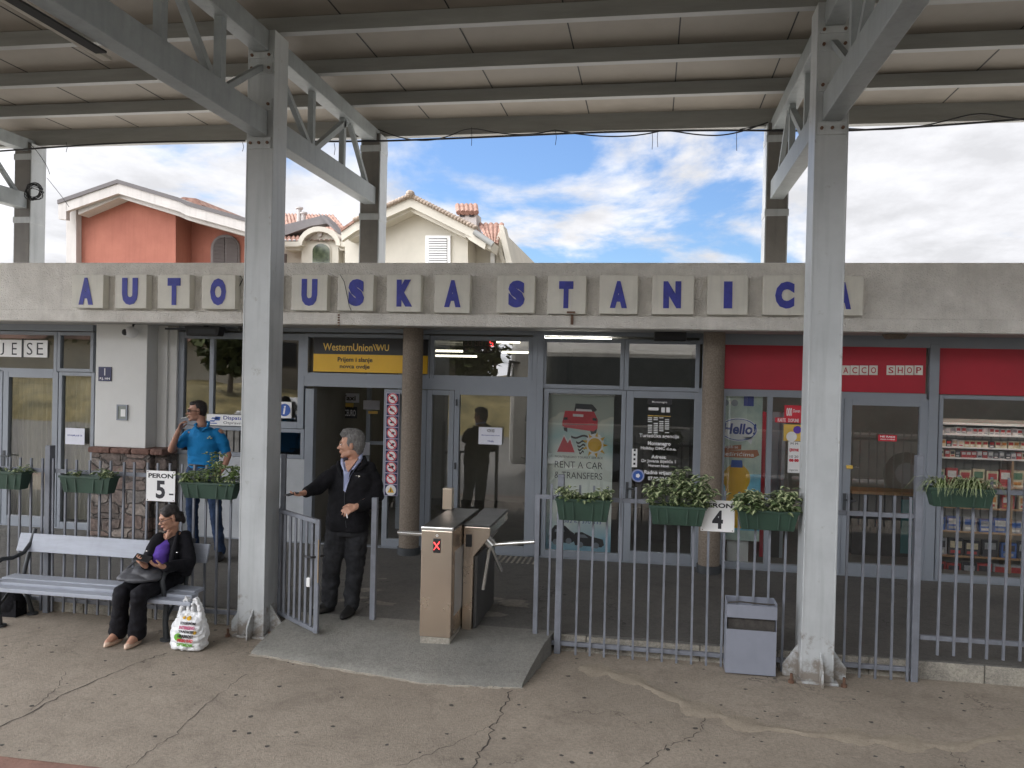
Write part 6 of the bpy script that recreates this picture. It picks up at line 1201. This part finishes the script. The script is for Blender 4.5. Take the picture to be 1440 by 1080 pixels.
b = MB(); b.prism(PX([(602.5, 420), (602.5, 335), (628.5, 335), (628.5, 420)], Y-.1), Y-.082, Y-.081); b.build('dark_gap', 'black', w_)
b = MB()
for k in range(18): b.prism(PX([(603, 338.6+k*3.4), (628, 338.6+k*3.4), (628, 336.4+k*3.4), (603, 336.4+k*3.4)], Y-.12), Y-.12, Y-.09)
b.build('louvre_slats', 'white', w_)
b = MB(); Yc = Y+2.5; b.prism(PX([(645, 330), (645, 300), (670, 300), (670, 330)], Yc), Yc, Yc+.8); ch = b.build('chimney', 'housew', t)
for x in (647, 660): MB().prism(PX([(x, 305), (x, 299), (x+6, 299), (x+6, 305)], Yc-.02), Yc-.03, Yc-.005).build('vent', 'black', ch)
b = MB()
for k in range(5): x = 642+k*6.2; b.tube([at(x+3, 299, Yc-.15), at(x+1.5, 289, Yc+.4)], .09, 8)
b.build('chimney_cap', 'rooftile', ch)
# right wing of that house
b = MB(); b.prism(PX([(658, 420), (658, 338), (690, 350), (704, 322), (726, 420)], Y+1.2), Y+1.2, 36); b.build('wall', 'cream', t)
b = MB(); b.prism(PX([(703, 318), (709, 318), (733, 420), (722, 420)], Y+.8), Y+.6, Y+1.3); b.prism(PX([(696, 338), (700, 334), (714, 380), (709, 380)], Y+.9), Y+.9, Y+1.3); b.build('gable_band', 'cream', t)
tiled(t, (686, 341), (700, 347), (709, 317), (672, 317), Y+.4, Y+3, 5, 6)
b = MB(); b.tube([at(667, 326, Y-.9), at(693, 344, Y-.9)], .09, 8); b.build('gutter', 'purlin', t, smooth=True)
b = MB(); b.prism(PX([(690, 380), (690, 357), (693, 353), (696, 357), (696, 380)], Y+1.15), Y+1.1, Y+1.2); b.build('window', 'white', t)
# ------------------------------------------------------------------ what the windows reflect: the bus, road side and houses behind the camera
t = empty('coach', (2.6, -1.4, -.17), 'white touring coach with dark windows, seen only as a reflection in the glass', 'bus')
b = MB(); prof = [(-.08, .15), (-.06, 1.2), (-.10, 3.0), (-.35, 3.32), (-2.3, 3.32), (-2.55, 3.0), (-2.6, .15)]
prismx(b, prof, -3.5, 8.8); b.build('body', mat('coach_white', (.62, .60, .55), .3), t, bevel=.12)
b = MB(); b.prism([(-3.1, 1.25), (8.6, 1.25), (8.6, 2.9), (-2.9, 2.9)], -.066, -.055); b.build('side_window', mat('coach_window', (.10, .11, .11), .25), t)
b = MB(); b.box(-3.1, 8.7, -.068, -.05, .2, 1.2); b.build('skirt', 'purlin', t)
for X in (-.9, 5.9): b = MB(); b.disc(X, .33, .5, -.06, -.02, 28); o = b.build('wheel', 'black', t); b = MB(); b.disc(X, .33, .25, -.03, -.012, 20); b.build('rim', 'alu', o)
b = MB(); b.tube([(-3.1, -.2, 2.7), (-3.5, -.05, 2.75), (-3.55, -.02, 2.2)], .05); b.build('mirror', 'black', t, smooth=True)
M['dry'] = mat('dry_grass', (.12, .11, .05), .95, 0, .4, 1.2, .6, 9, col2=(.36, .29, .13)); M['bush'] = mat('bush_leaves', (.05, .08, .025), .9, 0, .5, 2, .5, 9, col2=(.14, .16, .05))
b = MB(); n = 60; vs = []
for i in range(n+1):
    x = -60+110*i/n
    for j, (y, z) in enumerate(((-13, -.17), (-14.2, .7), (-16, 1.3), (-22, 1.6), (-60, 2.2))): vs.append((x, y+random.uniform(-.4, .4), z+random.uniform(-.25, .25)*(j > 0)))
b.add(vs, [(i*5+j+1, (i+1)*5+j+1, (i+1)*5+j, i*5+j) for i in range(n) for j in range(4)]); o = struct(b.build('hill', 'dry', smooth=True))
def bush(x, y, z, r, h, lab, grp):
    t = empty('tree', (x, y, z), lab, 'tree', grp); b = MB(); b.tube([(x, y, z), (x+.1, y, z+h*.5)], [.14, .07], 7); b.build('trunk', 'brown', t)
    b = MB()
    for _ in range(700):
        a = random.uniform(0, 6.28); q = random.random()**.4; e = random.uniform(-1, 1); c = Vector((x+r*q*math.cos(a)*math.sqrt(1-e*e), y+r*q*math.sin(a)*math.sqrt(1-e*e), z+h*.62+h*.42*e*q)); d1 = Vector((random.gauss(0, 1), random.gauss(0, 1), random.gauss(0, 1))).normalized()*.3; d2 = d1.cross(Vector((random.gauss(0, 1), 0, 1))).normalized()*.22; b.add([c-d1, c-d2, c+d1, c+d2], [(0, 1, 2, 3)])
    b.build('crown', 'bush', t)
for i, (x, y, r, h) in enumerate([(-52+5.2*k, -31-(k % 3)*1.5, 4.2, 11+(k*7 % 4)) for k in range(15)]+[(-20, -21, 2.2, 5), (-9, -20, 2.0, 4.5), (12, -20, 2.4, 5)]): bush(x, y+4.5 if i % 2 else y, 1.2, r*.8, h*.8, 'leafy tree across the road, seen only as a reflection in the station glass', 'trees reflected in the glass')
for hx, hw, hh, lab in ((-14.5, 5, 7.5, 'grey house with dark windows, seen only as a reflection in the office window'), (3, 7, 6.5, 'long brown building, seen only as a reflection in the hall doors')):
    t = empty('house', (hx, -19, 1.3), lab, 'house'); MB().box(hx-hw, hx+hw, -25, -19, 1, hh).build('wall', mat('reflected_render', (.20, .175, .14), .9, 0, .2, 1), t)
    for k in range(int(hw*2/2)):
        for zz_ in (2.6, 5.0): b = MB(); b.box(hx-hw+.7+k*2, hx-hw+1.7+k*2, -18.99, -18.95, zz_, zz_+1.2); b.build('window', 'black', t)
    b = MB(); prismx(b, [(-18.5, hh), (-22, hh+1.6), (-25.5, hh)], hx-hw-.4, hx+hw+.4); b.build('roof', 'rooftile', t)
t = empty('house', (-24, -26, 2), 'low house with a red tiled roof, seen only as a reflection at the far left', 'house'); b = MB(); b.box(-42, -24, -32, -26, 1, 4.2); b.build('wall', 'cream', t); b = MB(); prismx(b, [(-25.2, 4.0), (-29, 6.6), (-33, 4.0)], -42.6, -23.4); b.build('roof', 'rooftile', t)
t = empty('parked_car', (-13.2, -8.5, -.17), 'white hatchback parked across the road, reflected in the office window', 'car')
def carb(cx, cy):
    b = MB(); pr = [(-1.95, .25), (-1.98, .7), (-1.75, .95), (-1.45, 1.0), (-.95, 1.42), (.35, 1.48), (1.15, 1.02), (1.75, .9), (1.98, .65), (1.98, .25)]
    b.prism([(cx+p[0], p[1]-.1) for p in pr], cy-.85, cy+.85); b.build('body', mat('car_white', (.7, .7, .7), .3), t, bevel=.08)
    b = MB(); b.prism([(cx-1.3, .95), (cx-.9, 1.27), (cx+.3, 1.32), (cx+.95, .95)], cy+.845, cy+.86); b.build('side_window', 'black', t)
    for dx in (-1.25, 1.25): b = MB(); b.disc(cx+dx, .16, .33, cy+.7, cy+.88, 20); o = b.build('wheel', 'black', t); b = MB(); b.disc(cx+dx, .16, .2, cy+.88, cy+.89, 16); b.build('rim', 'alu', o)
carb(-13.2, -8.5)
# ------------------------------------------------------------------ world, sun, camera
EL, AZ = R(58), None
sd = Vector((-.50, .36, .98)).normalized()          # towards the sun
w = bpy.data.worlds.new('World'); bpy.context.scene.world = w; w.use_nodes = True; nt = w.node_tree; bg = nt.nodes['Background']; L = nt.links.new
sky = nd(nt, 'ShaderNodeTexSky', sky_type='NISHITA'); sky.sun_disc = False; sky.sun_elevation = math.asin(sd.z); sky.sun_rotation = math.atan2(sd.x, sd.y); sky.air_density = 1.0; sky.dust_density = .6; sky.ozone_density = 2.0
tc = nd(nt, 'ShaderNodeTexCoord'); sx = nd(nt, 'ShaderNodeSeparateXYZ'); L(tc.outputs['Generated'], sx.inputs[0])
za = nd(nt, 'ShaderNodeMath', operation='MAXIMUM'); L(sx.outputs[2], za.inputs[0]); za.inputs[1].default_value = 0
zb = nd(nt, 'ShaderNodeMath', operation='ADD'); L(za.outputs[0], zb.inputs[0]); zb.inputs[1].default_value = .16
cb = nd(nt, 'ShaderNodeCombineXYZ')
for i in (0, 1):
    d = nd(nt, 'ShaderNodeMath', operation='DIVIDE'); L(sx.outputs[i], d.inputs[0]); L(zb.outputs[0], d.inputs[1]); L(d.outputs[0], cb.inputs[i])
mp = nd(nt, 'ShaderNodeMapping'); mp.inputs['Location'].default_value = (SKYX, SKYY, 0); mp.inputs['Scale'].default_value = (1, .8, 1); L(cb.outputs[0], mp.inputs[0])
n1 = nd(nt, 'ShaderNodeTexNoise'); n1.inputs['Scale'].default_value = 1.15; n1.inputs['Detail'].default_value = 12; n1.inputs['Roughness'].default_value = .58; n1.inputs['Distortion'].default_value = .35; L(mp.outputs[0], n1.inputs['Vector'])
def dirmask(v, c0, c1):
    dt = nd(nt, 'ShaderNodeVectorMath', operation='DOT_PRODUCT'); L(tc.outputs['Generated'], dt.inputs[0]); dt.inputs[1].default_value = Vector(v).normalized()
    r = nd(nt, 'ShaderNodeMapRange', interpolation_type='SMOOTHSTEP'); r.inputs[1].default_value = c0; r.inputs[2].default_value = c1; L(dt.outputs['Value'], r.inputs[0]); return r.outputs[0]
hole = dirmask((-.045, 1, .23), .945, .995)
m1 = nd(nt, 'ShaderNodeMath', operation='MULTIPLY_ADD'); L(hole, m1.inputs[0]); m1.inputs[1].default_value = -.19; L(n1.outputs[0], m1.inputs[2])
for v_, c0_, c1_, k_ in (((.42, 1, .12), .95, .99, .05), ((-.52, 1, .2), .93, .99, .02), ((.22, 1, .08), .97, .995, .09)):
    mk_ = dirmask(v_, c0_, c1_); m0_ = m1; m1 = nd(nt, 'ShaderNodeMath', operation='MULTIPLY_ADD'); L(mk_, m1.inputs[0]); m1.inputs[1].default_value = k_; L(m0_.outputs[0], m1.inputs[2])
rm = nd(nt, 'ShaderNodeMapRange', interpolation_type='SMOOTHSTEP'); rm.inputs[1].default_value = .345; rm.inputs[2].default_value = .47; L(m1.outputs[0], rm.inputs[0])
n2 = nd(nt, 'ShaderNodeTexNoise'); n2.inputs['Scale'].default_value = 3.2; n2.inputs['Detail'].default_value = 9; n2.inputs['Roughness'].default_value = .6; L(mp.outputs[0], n2.inputs['Vector'])
r2 = nd(nt, 'ShaderNodeMapRange'); r2.inputs[1].default_value = .36; r2.inputs[2].default_value = .62; r2.inputs[3].default_value = .86; r2.inputs[4].default_value = 1.14; L(n2.outputs[0], r2.inputs[0])
bright = dirmask((-.85, -.42, .42), .22, .92)          # glow added to unseen sky behind the camera, as fill under the canopy
r3 = nd(nt, 'ShaderNodeMath', operation='MULTIPLY_ADD'); L(bright, r3.inputs[0]); r3.inputs[1].default_value = BACKB; L(r2.outputs[0], r3.inputs[2])
cc = nd(nt, 'ShaderNodeMix', data_type='RGBA', blend_type='MULTIPLY'); cc.inputs[0].default_value = 1; cc.inputs[6].default_value = (CLOUD*.985, CLOUD*.99, CLOUD*1.03, 1)
k = nd(nt, 'ShaderNodeCombineColor'); [L(r3.outputs[0], k.inputs[i]) for i in range(3)]; L(k.outputs[0], cc.inputs[7])
ms = nd(nt, 'ShaderNodeMix', data_type='RGBA', blend_type='MULTIPLY'); ms.inputs[0].default_value = 1; L(sky.outputs[0], ms.inputs[6]); ms.inputs[7].default_value = (SKYK*.74, SKYK*.9, SKYK*1.1, 1)
mx = nd(nt, 'ShaderNodeMix', data_type='RGBA'); L(rm.outputs[0], mx.inputs[0]); L(ms.outputs[2], mx.inputs[6]); L(cc.outputs[2], mx.inputs[7])
L(mx.outputs[2], bg.inputs[0]); bg.inputs[1].default_value = .1
sun = bpy.data.lights.new('sun', 'SUN'); sun.energy = 1.4; sun.angle = R(12); sun.color = (1, .95, .87); so = bpy.data.objects.new('sun', sun); C.objects.link(so); so.rotation_euler = sd.to_track_quat('Z', 'Y').to_euler()
cam = bpy.data.cameras.new('camera'); co = bpy.data.objects.new('camera', cam); C.objects.link(co); bpy.context.scene.camera = co
cam.sensor_width = 36; cam.lens = CF/1440*36; cam.clip_end = 1000; cam.clip_start = .01
th, p, r = CTH, CP, CR
right = Vector((math.cos(th), math.sin(th), 0)); fwdh = Vector((-math.sin(th), math.cos(th), 0)); up = Vector((0, 0, 1))
fwd = fwdh*math.cos(p)-up*math.sin(p); u2 = up*math.cos(p)+fwdh*math.sin(p)
xr = right*math.cos(r)+u2*math.sin(r); yu = -right*math.sin(r)+u2*math.cos(r)
m = Matrix((xr, yu, -fwd)).transposed().to_4x4(); m.translation = Vector((0, 0, CH)); co.matrix_world = m
sc = bpy.context.scene; sc.view_settings.view_transform = 'Standard'; sc.view_settings.look = 'None'; sc.view_settings.exposure = EXPO; sc.view_settings.gamma = 1
sc.cycles.max_bounces = 8; sc.cycles.transparent_max_bounces = 12; sc.cycles.sample_clamp_indirect = 4
try: sc.cycles.use_denoising = True
except Exception: pass
